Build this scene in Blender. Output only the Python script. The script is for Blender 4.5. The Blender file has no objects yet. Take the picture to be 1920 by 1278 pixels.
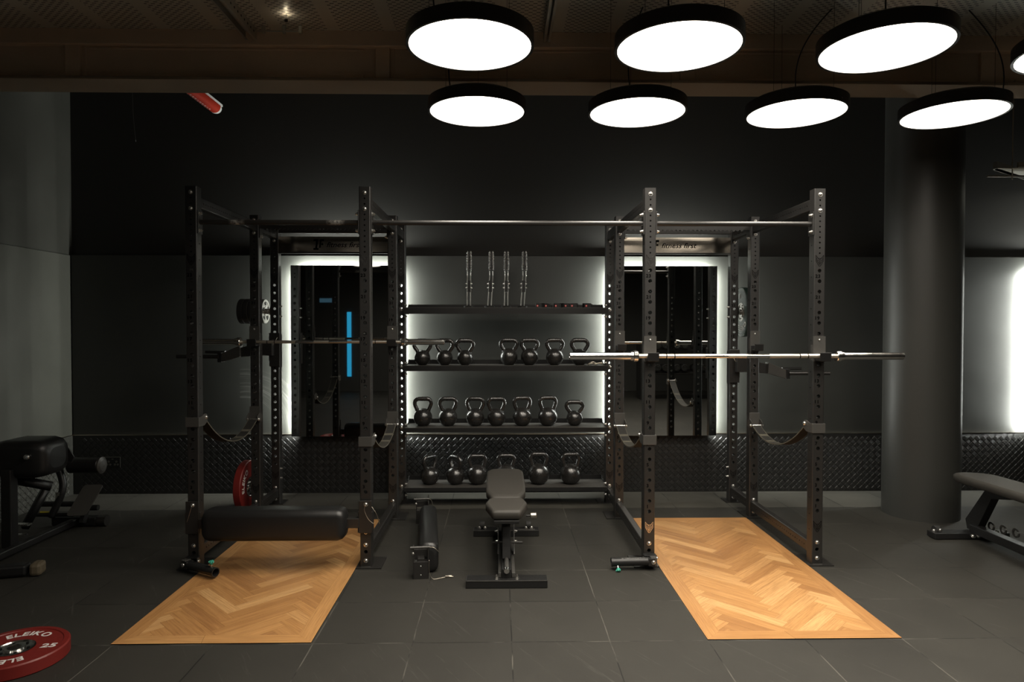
import bpy, math, random
from mathutils import Matrix, Vector
random.seed(7)
sc = bpy.context.scene
col = sc.collection
R = math.radians
# ---------------------------------------------------------------- camera, world, exposure
cam = bpy.data.objects.new('camera', bpy.data.cameras.new('camera')); col.objects.link(cam)
cam.location = (-0.0535, -4.4424, 1.5891)
cam.rotation_euler = (R(90 - 1.1115), R(-0.0232), R(-1.0346))
cam.data.sensor_width = 36; cam.data.lens = 1250.86 / 1920 * 36; cam.data.clip_start = .05
sc.camera = cam
sc.view_settings.view_transform = 'Standard'; sc.view_settings.look = 'None'
sc.view_settings.exposure = 0.10; sc.view_settings.gamma = 1.0; sc.view_settings.use_curve_mapping = False
w = bpy.data.worlds.new('world'); sc.world = w; w.use_nodes = True
w.node_tree.nodes['Background'].inputs[0].default_value = (.9, 1, 1, 1)
w.node_tree.nodes['Background'].inputs[1].default_value = 0.0
sc.cycles.max_bounces = 8; sc.cycles.glossy_bounces = 5; sc.cycles.use_denoising = True
sc.cycles.sample_clamp_indirect = 4.0
LAMP = 29.0          # radiance of the round ceiling lamps
LED = 195.0           # radiance of the strips behind the mirrors

# ---------------------------------------------------------------- materials
class N:
    """small helper around a material node tree"""
    def __init__(s, name, color=(.5, .5, .5), rough=.5, metal=0., spec=.5, **k):
        s.m = bpy.data.materials.new(name); s.m.use_nodes = True
        s.t = s.m.node_tree; s.b = s.t.nodes['Principled BSDF']
        s.b.inputs['Base Color'].default_value = (*color, 1)
        s.b.inputs['Roughness'].default_value = rough; s.b.inputs['Metallic'].default_value = metal
        s.b.inputs['Specular IOR Level'].default_value = spec
        for a, v in k.items(): s.b.inputs[a.replace('_', ' ')].default_value = v
    def n(s, t, **k):
        x = s.t.nodes.new(t)
        for a, v in k.items(): setattr(x, a, v)
        return x
    def L(s, a, b): s.t.links.new(a, b)
    def set(s, sock, v):
        if isinstance(v, (int, float)): sock.default_value = v
        elif isinstance(v, tuple): sock.default_value = v if len(v) == 4 or sock.type == 'VECTOR' else (*v, 1)
        else: s.L(v, sock)
    def math(s, op, a, b=0., c=None):
        x = s.n('ShaderNodeMath', operation=op); s.set(x.inputs[0], a); s.set(x.inputs[1], b)
        if c is not None: s.set(x.inputs[2], c)
        return x.outputs[0]
    def obj(s): return s.n('ShaderNodeTexCoord').outputs['Object']
    def sep(s, v):
        x = s.n('ShaderNodeSeparateXYZ'); s.L(v, x.inputs[0]); return x.outputs
    def comb(s, a, b, c=0.):
        x = s.n('ShaderNodeCombineXYZ')
        for i, v in enumerate((a, b, c)): s.set(x.inputs[i], v)
        return x.outputs[0]
    def noise(s, v, scale, detail=2., rough=.5):
        x = s.n('ShaderNodeTexNoise'); s.L(v, x.inputs['Vector'])
        x.inputs['Scale'].default_value = scale; x.inputs['Detail'].default_value = detail; x.inputs['Roughness'].default_value = rough
        return x.outputs['Fac']
    def ramp(s, f, *st):
        x = s.n('ShaderNodeValToRGB'); s.L(f, x.inputs[0]); e = x.color_ramp.elements
        while len(e) < len(st): e.new(.5)
        for i, (p, c) in enumerate(st): e[i].position = p; e[i].color = (*c, 1) if not isinstance(c, (int, float)) else (c, c, c, 1)
        return x.outputs[0]
    def mix(s, f, a, b):
        x = s.n('ShaderNodeMix', data_type='RGBA'); s.set(x.inputs[0], f); s.set(x.inputs[6], a); s.set(x.inputs[7], b)
        return x.outputs[2]
    def base(s, v): s.L(v, s.b.inputs['Base Color'])
    def rough(s, v): s.L(v, s.b.inputs['Roughness'])
    def bump(s, h, strength=1., dist=.001):
        x = s.n('ShaderNodeBump'); s.L(h, x.inputs['Height']); x.inputs['Strength'].default_value = strength; x.inputs['Distance'].default_value = dist
        s.L(x.outputs[0], s.b.inputs['Normal'])

def plain(name, color, rough=.5, metal=0., spec=.5, bump=None, **k):
    q = N(name, color, rough, metal, spec, **k)
    o = q.obj(); f = q.noise(o, bump[0] if bump else 60., 3.)
    if bump: q.bump(f, 1., bump[1])
    r = q.ramp(f, (.3, max(rough - .05, 0)), (.7, min(rough + .05, 1))); q.rough(r)
    return q.m

M = {}
M['steel'] = plain('black_powder_coat', (.013, .012, .011), .40, 0, .9, bump=(900., .00006))
M['steel2'] = plain('black_satin_plastic', (.012, .012, .012), .4)
M['gloss'] = plain('black_gloss', (.002, .002, .002), .5, 0, .1)
M['chrome'] = plain('chrome', (.78, .77, .75), .16, 1.)
M['zinc'] = plain('zinc_bolt', (.8, .79, .76), .28, 1.)
M['brushed'] = N('brushed_steel', (.74, .67, .57), .13, 1.).m
M['knurl'] = plain('knurled_steel', (.78, .74, .67), .42, 1., bump=(1400., .0002))
M['vinyl'] = plain('black_vinyl', (.012, .012, .012), .38, 0, .5, bump=(400., .0001))
M['bench'] = plain('bench_upholstery', (.038, .035, .030), .62, 0, .4, bump=(700., .0002))
M['iron'] = plain('kettlebell_iron', (.014, .013, .012), .28, 0, 1., bump=(260., .0001))
M['rubber'] = plain('black_rubber', (.015, .015, .014), .7)
M['webbing'] = plain('black_webbing', (.014, .013, .011), .75, bump=(500., .0003))
M['thread'] = plain('pale_stitching', (.09, .083, .062), .8)
M['red'] = plain('red_rubber', (.16, .014, .011), .42)
M['green'] = plain('dark_green_rubber', (.010, .026, .019), .55)
M['white'] = plain('white_print', (.72, .72, .70), .5)
M['dark_print'] = plain('black_print', (.002, .002, .002), .8, 0, .05)
M['knob'] = plain('green_knob', (.05, .35, .25), .3)
M['redaccent'] = plain('red_accent', (.6, .02, .01), .4)
M['orange_red'] = plain('red_pipe_paint', (.40, .03, .014), .4, Emission_Color=(1, .08, .03, 1), Emission_Strength=0.0)
M['cable'] = plain('steel_cable', (.55, .5, .42), .35, 1.)
M['cord'] = plain('black_cord', (.01, .01, .01), .5)
M['galv'] = plain('galvanised_steel', (.45, .43, .38), .45, .6)
M['mirror'] = N('mirror_glass', (.52, .53, .52), .015, 1.).m
M['column'] = plain('column_paint', (.036, .0365, .033), .45, bump=(200., .0002))
M['wallup'] = plain('upper_wall_black', (.027, .0262, .0238), .6, bump=(120., .0003))
M['dark_room'] = plain('dark_room_wall', (.060, .060, .056), .7)
M['tan'] = plain('end_cap_rubber', (.10, .08, .05), .6)
M['outlet'] = plain('outlet_steel', (.45, .43, .38), .35, 1.)
M['yellow'] = plain('yellow_label', (.6, .5, .06), .5)
M['grey'] = plain('grey_plate', (.055, .053, .048), .6, bump=(500., .0005))
M['mat'] = plain('shelf_liner', (.050, .047, .042), .6, bump=(500., .0004))
M['tray'] = plain('tray_steel', (.80, .77, .68), .5, 0.)
M['seam'] = plain('bracket_paint', (.050, .048, .044), .45, 0, .8)

M['hub'] = plain('dull_steel', (.20, .19, .17), .38, .7)
def emit(name, color, s):
    q = N(name, (0, 0, 0), .5); q.b.inputs['Emission Color'].default_value = (*color, 1); q.b.inputs['Emission Strength'].default_value = s
    return q.m
def lamp_mat():   # micro-prismatic diffuser: strongest straight down
    q = N('lamp_diffuser', (0, 0, 0), .5); g = q.n('ShaderNodeNewGeometry'); d = q.n('ShaderNodeVectorMath', operation='DOT_PRODUCT')
    q.L(g.outputs['Normal'], d.inputs[0]); q.L(g.outputs['Incoming'], d.inputs[1])
    q.b.inputs['Emission Color'].default_value = (1, .915, .79, 1)
    q.L(q.math('MULTIPLY', q.math('ADD', q.math('MULTIPLY', q.math('POWER', q.math('ABSOLUTE', d.outputs['Value']), 1.7), .92), .08), LAMP), q.b.inputs['Emission Strength'])
    return q.m
M['lamp'] = lamp_mat()
M['led'] = emit('led_strip', (.97, 1, .93), LED)
M['spot'] = emit('added_spot_lens', (1, .85, .6), 70.)
M['blue'] = emit('cyan_light', (.03, .42, .75), 1.0)
M['screen'] = emit('pale_blue_screen', (.3, .7, 1.), .12)

def panel_mat(name, c):
    q = N(name, c, .42); o = q.obj()
    f = q.noise(o, 1.3, 4., .6); f2 = q.noise(o, 300., 2.)
    q.base(q.mix(q.ramp(f, (.35, 0.), (.7, 1.)), tuple(x * .88 for x in c), tuple(x * 1.12 for x in c)))
    if name == 'wall_panel_paint':
        x, y, z = q.sep(o); dx = q.math('ADD', x, 2.50); dz = q.math('SUBTRACT', z, .62)
        rr = q.math('SQRT', q.math('ADD', q.math('MULTIPLY', dx, dx), q.math('MULTIPLY', dz, dz)))
        w_ = q.noise(q.comb(q.math('MULTIPLY', rr, 60.), q.math('MULTIPLY', x, 1.5)), 1.2, 3., .6)
        msk = q.math('MULTIPLY', q.math('GREATER_THAN', rr, .30), q.math('LESS_THAN', rr, .60))
        msk = q.math('MULTIPLY', msk, q.math('GREATER_THAN', dx, -.05))
        st = q.math('MULTIPLY', msk, q.ramp(w_, (.5, 0.), (.68, .5)))
        q.base(q.mix(st, q.b.inputs['Base Color'].links[0].from_socket, (.13, .13, .12)))
    q.rough(q.ramp(f, (.3, .36), (.75, .5))); q.bump(f2, .6, .0002)
    return q.m
M['panel'] = panel_mat('wall_panel_paint', (.034, .0352, .0315))
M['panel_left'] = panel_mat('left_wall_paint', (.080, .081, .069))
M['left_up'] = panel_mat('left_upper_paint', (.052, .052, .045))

def tread_mat(name, c, metal, pitch=.060):
    q = N(name, c, .40, metal); x, y, z = q.sep(q.obj())
    h = q.math('ADD', x, y); k = 1 / pitch   # x+y so that it works on both walls
    a = q.math('MULTIPLY', q.math('ADD', h, z), k); b = q.math('MULTIPLY', q.math('SUBTRACT', h, z), k)
    ia, ib = q.math('FLOOR', a), q.math('FLOOR', b); fa, fb = q.math('FRACT', a), q.math('FRACT', b)
    par = q.math('FLOORED_MODULO', q.math('ADD', ia, ib), 2.)
    al = q.math('ADD', q.math('MULTIPLY', fa, par), q.math('MULTIPLY', fb, q.math('SUBTRACT', 1., par)))
    ac = q.math('ADD', q.math('MULTIPLY', fb, par), q.math('MULTIPLY', fa, q.math('SUBTRACT', 1., par)))
    ridge = q.math('POWER', q.math('ABSOLUTE', q.math('SINE', q.math('MULTIPLY', ac, math.pi * 5))), .6)
    def win(f, m):
        return q.math('MULTIPLY', q.math('GREATER_THAN', f, m), q.math('LESS_THAN', f, 1 - m))
    q.bump(ridge, 1., .0011)
    return q.m
M['tread'] = tread_mat('black_tread_plate', (.015, .015, .014), 0.)
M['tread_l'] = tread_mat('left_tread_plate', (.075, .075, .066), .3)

def floor_mat():
    q = N('rubber_floor_tiles', (.05, .05, .045), .62, 0, .35); x, y, z = q.sep(q.obj())
    u = q.math('MULTIPLY', q.math('SUBTRACT', x, .006), 2.); v = q.math('MULTIPLY', q.math('ADD', y, 1.095), 2.)
    o = q.obj(); wob = q.math('MULTIPLY', q.math('SUBTRACT', q.noise(o, 6., 2.), .5), .012)
    u = q.math('ADD', u, wob); v = q.math('ADD', v, wob)
    du = q.math('MINIMUM', q.math('FRACT', u), q.math('SUBTRACT', 1., q.math('FRACT', u)))
    dv = q.math('MINIMUM', q.math('FRACT', v), q.math('SUBTRACT', 1., q.math('FRACT', v)))
    dd = q.math('MINIMUM', du, dv)
    wn = q.n('ShaderNodeTexWhiteNoise', noise_dimensions='2D'); q.L(q.comb(q.math('FLOOR', u), q.math('FLOOR', v)), wn.inputs['Vector'])
    cell = wn.outputs['Value']
    spk = q.noise(o, 420., 2., .8); big = q.noise(o, 2.2, 5., .65)
    base = q.mix(spk, (.012, .0114, .0096), (.040, .0380, .0320))
    tone = q.math('ADD', q.math('MULTIPLY', cell, .22), q.math('ADD', q.math('MULTIPLY', big, .7), .55))
    back = q.math('ADD', q.math('MULTIPLY', q.math('GREATER_THAN', v, 5.), 1.25), 1.)   # paler row of tiles by the wall
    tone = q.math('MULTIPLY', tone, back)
    vm = q.n('ShaderNodeVectorMath', operation='SCALE'); q.L(base, vm.inputs[0]); q.L(tone, vm.inputs['Scale'])
    line = q.math('LESS_THAN', dd, .0058)
    dust = q.ramp(q.noise(o, 2.6, 4., .6), (.47, 0.), (.60, 1.))
    c = q.mix(line, vm.outputs[0], q.mix(dust, (.007, .007, .006), (.085, .081, .069)))
    scr = q.noise(q.comb(q.math('MULTIPLY', q.math('ADD', x, q.math('MULTIPLY', y, .6)), 22.), q.math('MULTIPLY', y, 1.6)), 1.2, 4., .75)
    c = q.mix(q.ramp(scr, (.60, 0.), (.78, .22)), c, (.20, .195, .17))
    q.base(c)
    q.bump(q.math('SUBTRACT', q.math('MULTIPLY', spk, .25), q.math('LESS_THAN', dd, .007)), .8, .0015)
    return q.m
M['floor'] = floor_mat()

def wood_mat():
    q = N('oak_herringbone', (.5, .3, .12), .42, 0, .4)
    uv = q.n('ShaderNodeUVMap', uv_map='grain').outputs[0]; at = q.n('ShaderNodeAttribute', attribute_name='tone').outputs['Fac']
    u, v, _ = q.sep(uv)
    g = q.noise(q.comb(q.math('MULTIPLY', u, 3.), q.math('MULTIPLY', v, 90.)), 1.6, 5., .7)
    g2 = q.noise(q.comb(q.math('MULTIPLY', u, 1.5), q.math('MULTIPLY', v, 22.)), 1.4, 3., .6)
    c = q.ramp(at, (0., (.31, .150, .052)), (.5, (.445, .232, .082)), (1., (.58, .345, .145)))
    c = q.mix(q.ramp(g, (.40, 0.), (.68, .75)), c, (.23, .10, .035))
    c = q.mix(q.ramp(g2, (.45, 0.), (.75, .35)), c, (.60, .33, .13))
    q.base(c); q.bump(g, .3, .0003)
    return q.m
M['wood'] = wood_mat()

def deck_mat():
    q = N('perforated_steel_deck', (.56, .53, .46), .4, .2); x, y, z = q.sep(q.obj())
    # offset rows of short slots, in bands
    r = q.math('MULTIPLY', y, 42.); row = q.math('FLOOR', r)
    u = q.math('ADD', q.math('MULTIPLY', x, 19.), q.math('MULTIPLY', q.math('FLOORED_MODULO', row, 2.), .5))
    m = q.math('MULTIPLY', q.math('LESS_THAN', q.math('FRACT', u), .5), q.math('LESS_THAN', q.math('FRACT', r), .36))
    band = q.math('LESS_THAN', q.math('FRACT', q.math('MULTIPLY', x, 2.6)), .78)
    m = q.math('MULTIPLY', m, band)
    q.base(q.mix(m, (.56, .53, .46), (.02, .02, .02)))
    q.bump(q.math('SUBTRACT', 1., m), 1., .002)
    return q.m
M['deck'] = deck_mat()
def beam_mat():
    q = N('sprayed_beam_brightened', (.1, .08, .06), .85, 0, .2); o = q.obj()
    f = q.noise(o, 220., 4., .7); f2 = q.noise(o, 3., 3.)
    q.base(q.mix(f2, (.62, .47, .34), (.76, .60, .45))); q.bump(f, 1., .004)  # beam colour raised to stand in for light missing up there
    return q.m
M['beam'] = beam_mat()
M['soffit'] = plain('soffit_darkened', (.27, .215, .16), .8, 0, .2, bump=(200., .002))  # shade put into the colour, as floor light strikes the soffit harder
def chalk_mat():
    q = N('chalked_black_bar', (.03, .028, .025), .4); o = q.obj(); x, y, z = q.sep(o)
    a = q.math('SUBTRACT', 1., q.math('DIVIDE', q.math('ABSOLUTE', q.math('ADD', x, 1.784)), .055))
    b = q.math('SUBTRACT', 1., q.math('DIVIDE', q.math('ABSOLUTE', q.math('ADD', x, 1.137)), .065))
    f = q.math('MULTIPLY', q.math('MAXIMUM', q.math('MAXIMUM', a, b), 0.), q.ramp(q.noise(o, 45., 4., .7), (.35, 0.), (.6, 1.)))
    q.base(q.mix(f, (.03, .028, .025), (.62, .60, .56))); return q.m
M['chalk'] = chalk_mat()

# ---------------------------------------------------------------- mesh helpers
def rotm(ax, ang): return Matrix.Rotation(R(ang), 3, ax)
def frame(d):
    d = Vector(d).normalized(); up = Vector((0, 0, 1)) if abs(d.z) < .95 else Vector((1, 0, 0))
    x = up.cross(d).normalized(); y = d.cross(x)
    return x, y, d
class MB:
    def __init__(s, T=None): s.v = []; s.f = []; s.mi = []; s.sm = []; s.uv = {}; s.T = T or Matrix.Identity(4)
    def add(s, vs, fs, mi=0, sm=False):
        k = len(s.v); s.v += [s.T @ Vector(p) for p in vs]
        for f in fs: s.f.append([i + k for i in f]); s.mi.append(mi); s.sm.append(sm)
        return s
    def box(s, c, sz, rot=None, mi=0, taper=None):
        c = Vector(c); vs = []
        for z in (-.5, .5):
            for y in (-.5, .5):
                for x in (-.5, .5):
                    t = taper if (taper and z > 0) else (1, 1)
                    p = Vector((x * sz[0] * t[0], y * sz[1] * t[1], z * sz[2]))
                    vs.append(c + (rot @ p if rot else p))
        return s.add(vs, [(0, 2, 3, 1), (4, 5, 7, 6), (0, 1, 5, 4), (2, 6, 7, 3), (0, 4, 6, 2), (1, 3, 7, 5)], mi)
    def ring(s, c, x, y, r, n): return [Vector(c) + x * (r * math.cos(2 * math.pi * i / n)) + y * (r * math.sin(2 * math.pi * i / n)) for i in range(n)]
    def cyl(s, a, b, r, r2=None, n=24, mi=0, caps=True, open_r=None):
        x, y, d = frame(Vector(b) - Vector(a)); r2 = r if r2 is None else r2
        A, B = s.ring(a, x, y, r, n), s.ring(b, x, y, r2, n)
        s.add(A + B, [(i, (i + 1) % n, n + (i + 1) % n, n + i) for i in range(n)], mi, True)
        if caps: s.add(A, [tuple(reversed(range(n)))], mi); s.add(B, [tuple(range(n))], mi)
        return s
    def lathe(s, prof, c=(0, 0, 0), d=(0, 0, 1), n=32, mi=0, sharp=True):
        """prof: (radius, height) list; every segment separate when sharp"""
        x, y, d = frame(d); c = Vector(c)
        segs = [prof] if not sharp else [prof[i:i + 2] for i in range(len(prof) - 1)]
        for pr in segs:
            vs = []; fs = []
            for (r, h) in pr: vs += s.ring(c + d * h, x, y, r, n)
            for j in range(len(pr) - 1):
                for i in range(n): fs.append((j * n + i, j * n + (i + 1) % n, (j + 1) * n + (i + 1) % n, (j + 1) * n + i))
            s.add(vs, fs, mi, True)
        return s
    def tube(s, pts, r, n=12, mi=0, closed=False, caps=True, flat=None):
        pts = [Vector(p) for p in pts]; m = len(pts); rs = r if isinstance(r, (list, tuple)) else [r] * m
        vs = []; px = None
        for i, p in enumerate(pts):
            a = pts[(i - 1) % m] if (i > 0 or closed) else p; b = pts[(i + 1) % m] if (i < m - 1 or closed) else p
            d = (b - a).normalized()
            if px is None: x, y, _ = frame(d)
            else: x = (px - d * px.dot(d)).normalized(); y = d.cross(x)
            px = x; vs += s.ring(p, x, y, rs[i], n)
        fs = []
        for j in range(m if closed else m - 1):
            k = (j + 1) % m
            for i in range(n): fs.append((j * n + i, j * n + (i + 1) % n, k * n + (i + 1) % n, k * n + i))
        if caps and not closed: fs += [tuple(reversed(range(n))), tuple((m - 1) * n + i for i in range(n))]
        return s.add(vs, fs, mi, True)
    def prism(s, poly, h0, h1, o=(0, 0, 0), x=(1, 0, 0), y=(0, 1, 0), mi=0):
        o, x, y = Vector(o), Vector(x).normalized(), Vector(y).normalized(); z = x.cross(y)
        n = len(poly); vs = [o + x * a + y * b + z * h0 for a, b in poly] + [o + x * a + y * b + z * h1 for a, b in poly]
        return s.add(vs, [tuple(reversed(range(n))), tuple(range(n, 2 * n))] + [(i, (i + 1) % n, n + (i + 1) % n, n + i) for i in range(n)], mi)
    def grid(s, rows, mi=0, sm=True):
        n = len(rows[0]); vs = [p for r in rows for p in r]
        return s.add(vs, [(j * n + i, j * n + i + 1, (j + 1) * n + i + 1, (j + 1) * n + i) for j in range(len(rows) - 1) for i in range(n - 1)], mi, sm)
    def mesh(s, name):
        me = bpy.data.meshes.new(name); me.from_pydata([tuple(v) for v in s.v], [], s.f)
        for p, a, b in zip(me.polygons, s.mi, s.sm): p.material_index = a; p.use_smooth = b
        me.update(); return me

def link(name, me, mats, parent=None, loc=None, rot=None, bevel=0):
    if isinstance(me, MB): me = me.mesh(name)
    if not me.materials:
        for m in (mats if isinstance(mats, (list, tuple)) else [mats]): me.materials.append(M[m])
    o = bpy.data.objects.new(name, me); col.objects.link(o)
    if parent: o.parent = parent
    if loc is not None: o.location = loc
    if rot is not None: o.rotation_euler = rot
    if bevel:
        b = o.modifiers.new('bevel', 'BEVEL'); b.width = bevel; b.segments = 2; b.limit_method = 'ANGLE'; b.angle_limit = R(40)
    return o
def tag(o, label=None, cat=None, group=None, kind=None):
    if label: o['label'] = label
    if cat: o['category'] = cat
    if group: o['group'] = group
    if kind: o['kind'] = kind
    return o
def thing(name, label, cat, loc=(0, 0, 0), rz=0, group=None):
    o = bpy.data.objects.new(name, None); col.objects.link(o); o.location = loc; o.rotation_euler = (0, 0, R(rz)); o.empty_display_size = .1
    return tag(o, label, cat, group)
def copy_tree(o, parent=None):
    c = o.copy(); col.objects.link(c); c.parent = parent
    for ch in [k for k in o.children]: copy_tree(ch, c)
    return c
def struct(name, mb, m, label=None, bevel=0):
    return tag(link(name, mb, m, bevel=bevel), label, kind='structure')

_font = {}
def text_geo(txt, size, ext=.0004, shear=0., bold=0., space=1.):
    key = (txt, size, ext, shear, bold, space)
    if key not in _font:
        cu = bpy.data.curves.new('t', 'FONT'); cu.body = txt; cu.size = size; cu.extrude = ext; cu.shear = shear; cu.offset = bold; cu.space_character = space
        cu.align_x = 'CENTER'; cu.resolution_u = 4
        ob = bpy.data.objects.new('t', cu); me = bpy.data.meshes.new_from_object(ob)
        vs = [v.co.copy() for v in me.vertices]
        if vs:
            lo = min(v.y for v in vs); hi = max(v.y for v in vs); xl = min(v.x for v in vs); xh = max(v.x for v in vs)
            for v in vs: v.y -= (lo + hi) / 2; v.x -= (xl + xh) / 2
        _font[key] = (vs, [tuple(p.vertices) for p in me.polygons], (xh - xl))
        bpy.data.objects.remove(ob); bpy.data.meshes.remove(me); bpy.data.curves.remove(cu)
    return _font[key]
def put_text(mb, txt, size, o, x, y, mi=0, width=None, **k):
    vs, fs, wd = text_geo(txt, size, **k); o, x, y = Vector(o), Vector(x).normalized(), Vector(y).normalized(); z = x.cross(y)
    sx = width / wd if width else 1.
    mb.add([o + x * v.x * sx + y * v.y + z * v.z for v in vs], fs, mi)

def holed_bar(length, wx=.075, wy=.075, thru=(), pocket=(), r=.006):
    """square steel tube along +z; thru: (z, radius) drilled through the +-y faces; pocket: (z, radius) in the +-x faces"""
    mb = MB(); hx, hy = wx / 2, wy / 2
    def face(o, ux, half, holes, depth, through):
        o, ux = Vector(o), Vector(ux); uz = Vector((0, 0, 1)); nrm = ux.cross(uz)   # outward
        z = 0.
        P = lambda a, b, d=0.: o + ux * a + uz * b - nrm * d
        for (hz, hr) in sorted(holes):
            a, b = hz - hr - .003, hz + hr + .003
            if a > z: mb.add([P(-half, z), P(half, z), P(half, a), P(-half, a)], [(0, 1, 2, 3)])
            n = 16; inn, out = [], []
            for k in range(n):
                t = math.pi / 4 + 2 * math.pi * k / n; cx, cz = math.cos(t), math.sin(t)
                inn.append(P(hr * cx, hz + hr * cz))
                m = max(abs(cx), abs(cz)); out.append(P(half * cx / m, hz + (hr + .003) * cz / m))
            mb.add(inn + out, [(i, n + i, n + (i + 1) % n, (i + 1) % n) for i in range(n)])
            back = [p - nrm * depth for p in inn]
            mb.add(inn + back, [(i, (i + 1) % n, n + (i + 1) % n, n + i) for i in range(n)], 0, True)
            if not through: mb.add(back, [tuple(range(n))], 1)
            z = b
        mb.add([P(-half, z), P(half, z), P(half, length), P(-half, length)], [(0, 1, 2, 3)])
    face((0, -hy, 0), (1, 0, 0), hx - r, thru, wy, True)
    face((0, hy, 0), (-1, 0, 0), hx - r, thru, .0005, True)
    face((hx, 0, 0), (0, 1, 0), hy - r, pocket, .010, False)
    face((-hx, 0, 0), (0, -1, 0), hy - r, pocket, .010, False)
    prof = []
    for cx, cy, a0 in ((1, -1, -90), (1, 1, 0), (-1, 1, 90), (-1, -1, 180)):
        c = [(cx * (hx - r) + r * math.cos(R(a0 + 30 * i)), cy * (hy - r) + r * math.sin(R(a0 + 30 * i))) for i in range(4)]
        mb.add([(x, y, 0) for x, y in c] + [(x, y, length) for x, y in c], [(i, i + 1, i + 5, i + 4) for i in range(3)], 0, True)
        prof += c
    mb.add([(x, y, length) for x, y in prof], [tuple(range(len(prof)))]); mb.add([(x, y, 0) for x, y in prof], [tuple(reversed(range(len(prof))))])
    return mb
bolt_mb = MB().lathe([(.0145, 0), (.0145, .003), (.0001, .003)], n=20).lathe([(.0115, .003), (.0112, .006), (.0085, .0095), (.004, .0108), (.0001, .011)], n=20, sharp=False)
bolt_me = bolt_mb.mesh('bolt'); bolt_me.materials.append(M['zinc'])
nut_me = MB().lathe([(.013, 0), (.013, .003), (.0001, .003)], n=20).lathe([(.011, .003), (.011, .012), (.0001, .012)], n=6).lathe([(.006, .012), (.006, .020), (.0001, .0205)], n=12).mesh('bolt'); nut_me.materials.append(M['zinc'])
def bolt(parent, loc, d=(0, -1, 0), me=None, name='bolt', scale=1.):
    o = bpy.data.objects.new(name, me or bolt_me); col.objects.link(o); o.parent = parent; o.location = loc
    o.rotation_mode = 'QUATERNION'; o.rotation_quaternion = Vector((0, 0, 1)).rotation_difference(Vector(d)); o.scale = (scale,) * 3
    return o

# ---------------------------------------------------------------- the room
def lugs(mb, a0, a1, z0, z1, put, pitch=.060):
    n0, n1 = int(a0 / pitch * 2) - 2, int(a1 / pitch * 2) + 2
    for i in range(n0, n1):
        for j in range(0, int(z1 / pitch * 2) + 2):
            if (i + j) % 2 == 0: continue      # cell centres of the turned checker
            ca, cz = i * pitch / 2, j * pitch / 2
            if not (a0 + .03 < ca < a1 - .03 and z0 + .028 < cz < z1 - .028): continue
            k1, k2 = pitch / 2 * .88, pitch / 2 * .72
            lo = [put(ca + k1, cz, 0), put(ca, cz + k1, 0), put(ca - k1, cz, 0), put(ca, cz - k1, 0)]
            hi = [put(ca + k2, cz, .0036), put(ca, cz + k2, .0036), put(ca - k2, cz, .0036), put(ca, cz - k2, .0036)]
            mb.add(lo + hi, [(4, 5, 6, 7)] + [(q, (q + 1) % 4, 4 + (q + 1) % 4, 4 + q) for q in range(4)])
A, B = .941, 2.071           # upright centres left and right of the middle
Y1, Y2, Y3 = 0., 1.12, 1.609
H = 2.515
struct('floor', MB().add([(-7, -8.6, 0), (8, -8.6, 0), (8, 2.05, 0), (-7, 2.05, 0)], [(0, 1, 2, 3)]), 'floor', 'black rubber floor tiles')
struct('wall_back', MB().box((1.9, 2.15, 2.15), (12.3, .2, 4.3)), 'wallup', 'black upper back wall above the panels')
struct('trim_1', MB().box((1.93, 2.025, 1.424), (12.14, .05, 1.718)), 'panel', 'dark grey wall panelling behind the racks', .002)
tr = MB().box((1.93, 2.0, .2825), (12.14, .030, .565)); tr.box((1.93, 1.992, .566), (12.14, .022, .006), mi=1)
lugs(tr, -4.10, 6.6, 0, .565, lambda a, z, h: (a, 1.985 - h, z))
struct('trim_2', tr, ['tread', 'brushed'], 'black tread plate along the foot of the back wall')
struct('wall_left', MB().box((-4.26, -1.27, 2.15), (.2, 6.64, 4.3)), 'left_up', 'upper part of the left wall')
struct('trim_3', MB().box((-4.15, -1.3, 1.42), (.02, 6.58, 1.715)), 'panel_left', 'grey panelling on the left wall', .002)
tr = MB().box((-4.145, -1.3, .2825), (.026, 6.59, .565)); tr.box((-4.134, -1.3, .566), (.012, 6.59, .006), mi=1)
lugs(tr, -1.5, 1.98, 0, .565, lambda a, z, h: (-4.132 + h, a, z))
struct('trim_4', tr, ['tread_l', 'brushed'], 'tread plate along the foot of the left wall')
struct('wall_left_rear', MB().box((-7.1, -6.6, 2.15), (.2, 4.2, 4.3)).box((-5.66, -4.55, 2.15), (2.8, .12, 4.3)), 'dark_room', 'unseen dark wall set back so the cyan strip does not light it')  # widening added out of view to keep cyan spill off a side wall
struct('wall_right', MB().box((8.1, -3.3, 2.15), (.2, 10.8, 4.3)), 'dark_room', 'dark right wall')
struct('wall_rear', MB().box((.4, -8.7, 2.15), (15.3, .2, 4.3)), 'dark_room', 'dark wall behind the camera')
struct('ceiling', MB().box((.4, -4.19, 3.69), (15.3, 8.9, .10)), 'deck', 'perforated steel deck ceiling')
struct('ceiling_rear', MB().box((1.9, 1.27, 4.35), (12.3, 2.0, .10)), 'wallup', 'black ceiling behind the beam')
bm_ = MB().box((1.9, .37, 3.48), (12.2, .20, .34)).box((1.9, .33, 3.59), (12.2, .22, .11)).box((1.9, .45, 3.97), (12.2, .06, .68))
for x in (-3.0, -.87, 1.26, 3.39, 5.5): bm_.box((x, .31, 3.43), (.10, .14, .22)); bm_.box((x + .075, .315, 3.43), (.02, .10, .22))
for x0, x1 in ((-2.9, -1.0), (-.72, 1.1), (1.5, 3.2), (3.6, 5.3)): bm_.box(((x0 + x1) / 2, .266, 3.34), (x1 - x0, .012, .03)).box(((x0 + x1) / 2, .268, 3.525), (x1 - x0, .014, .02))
struct('trim_5', bm_, 'beam', 'brown coated ceiling beam across the room', .006)
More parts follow.
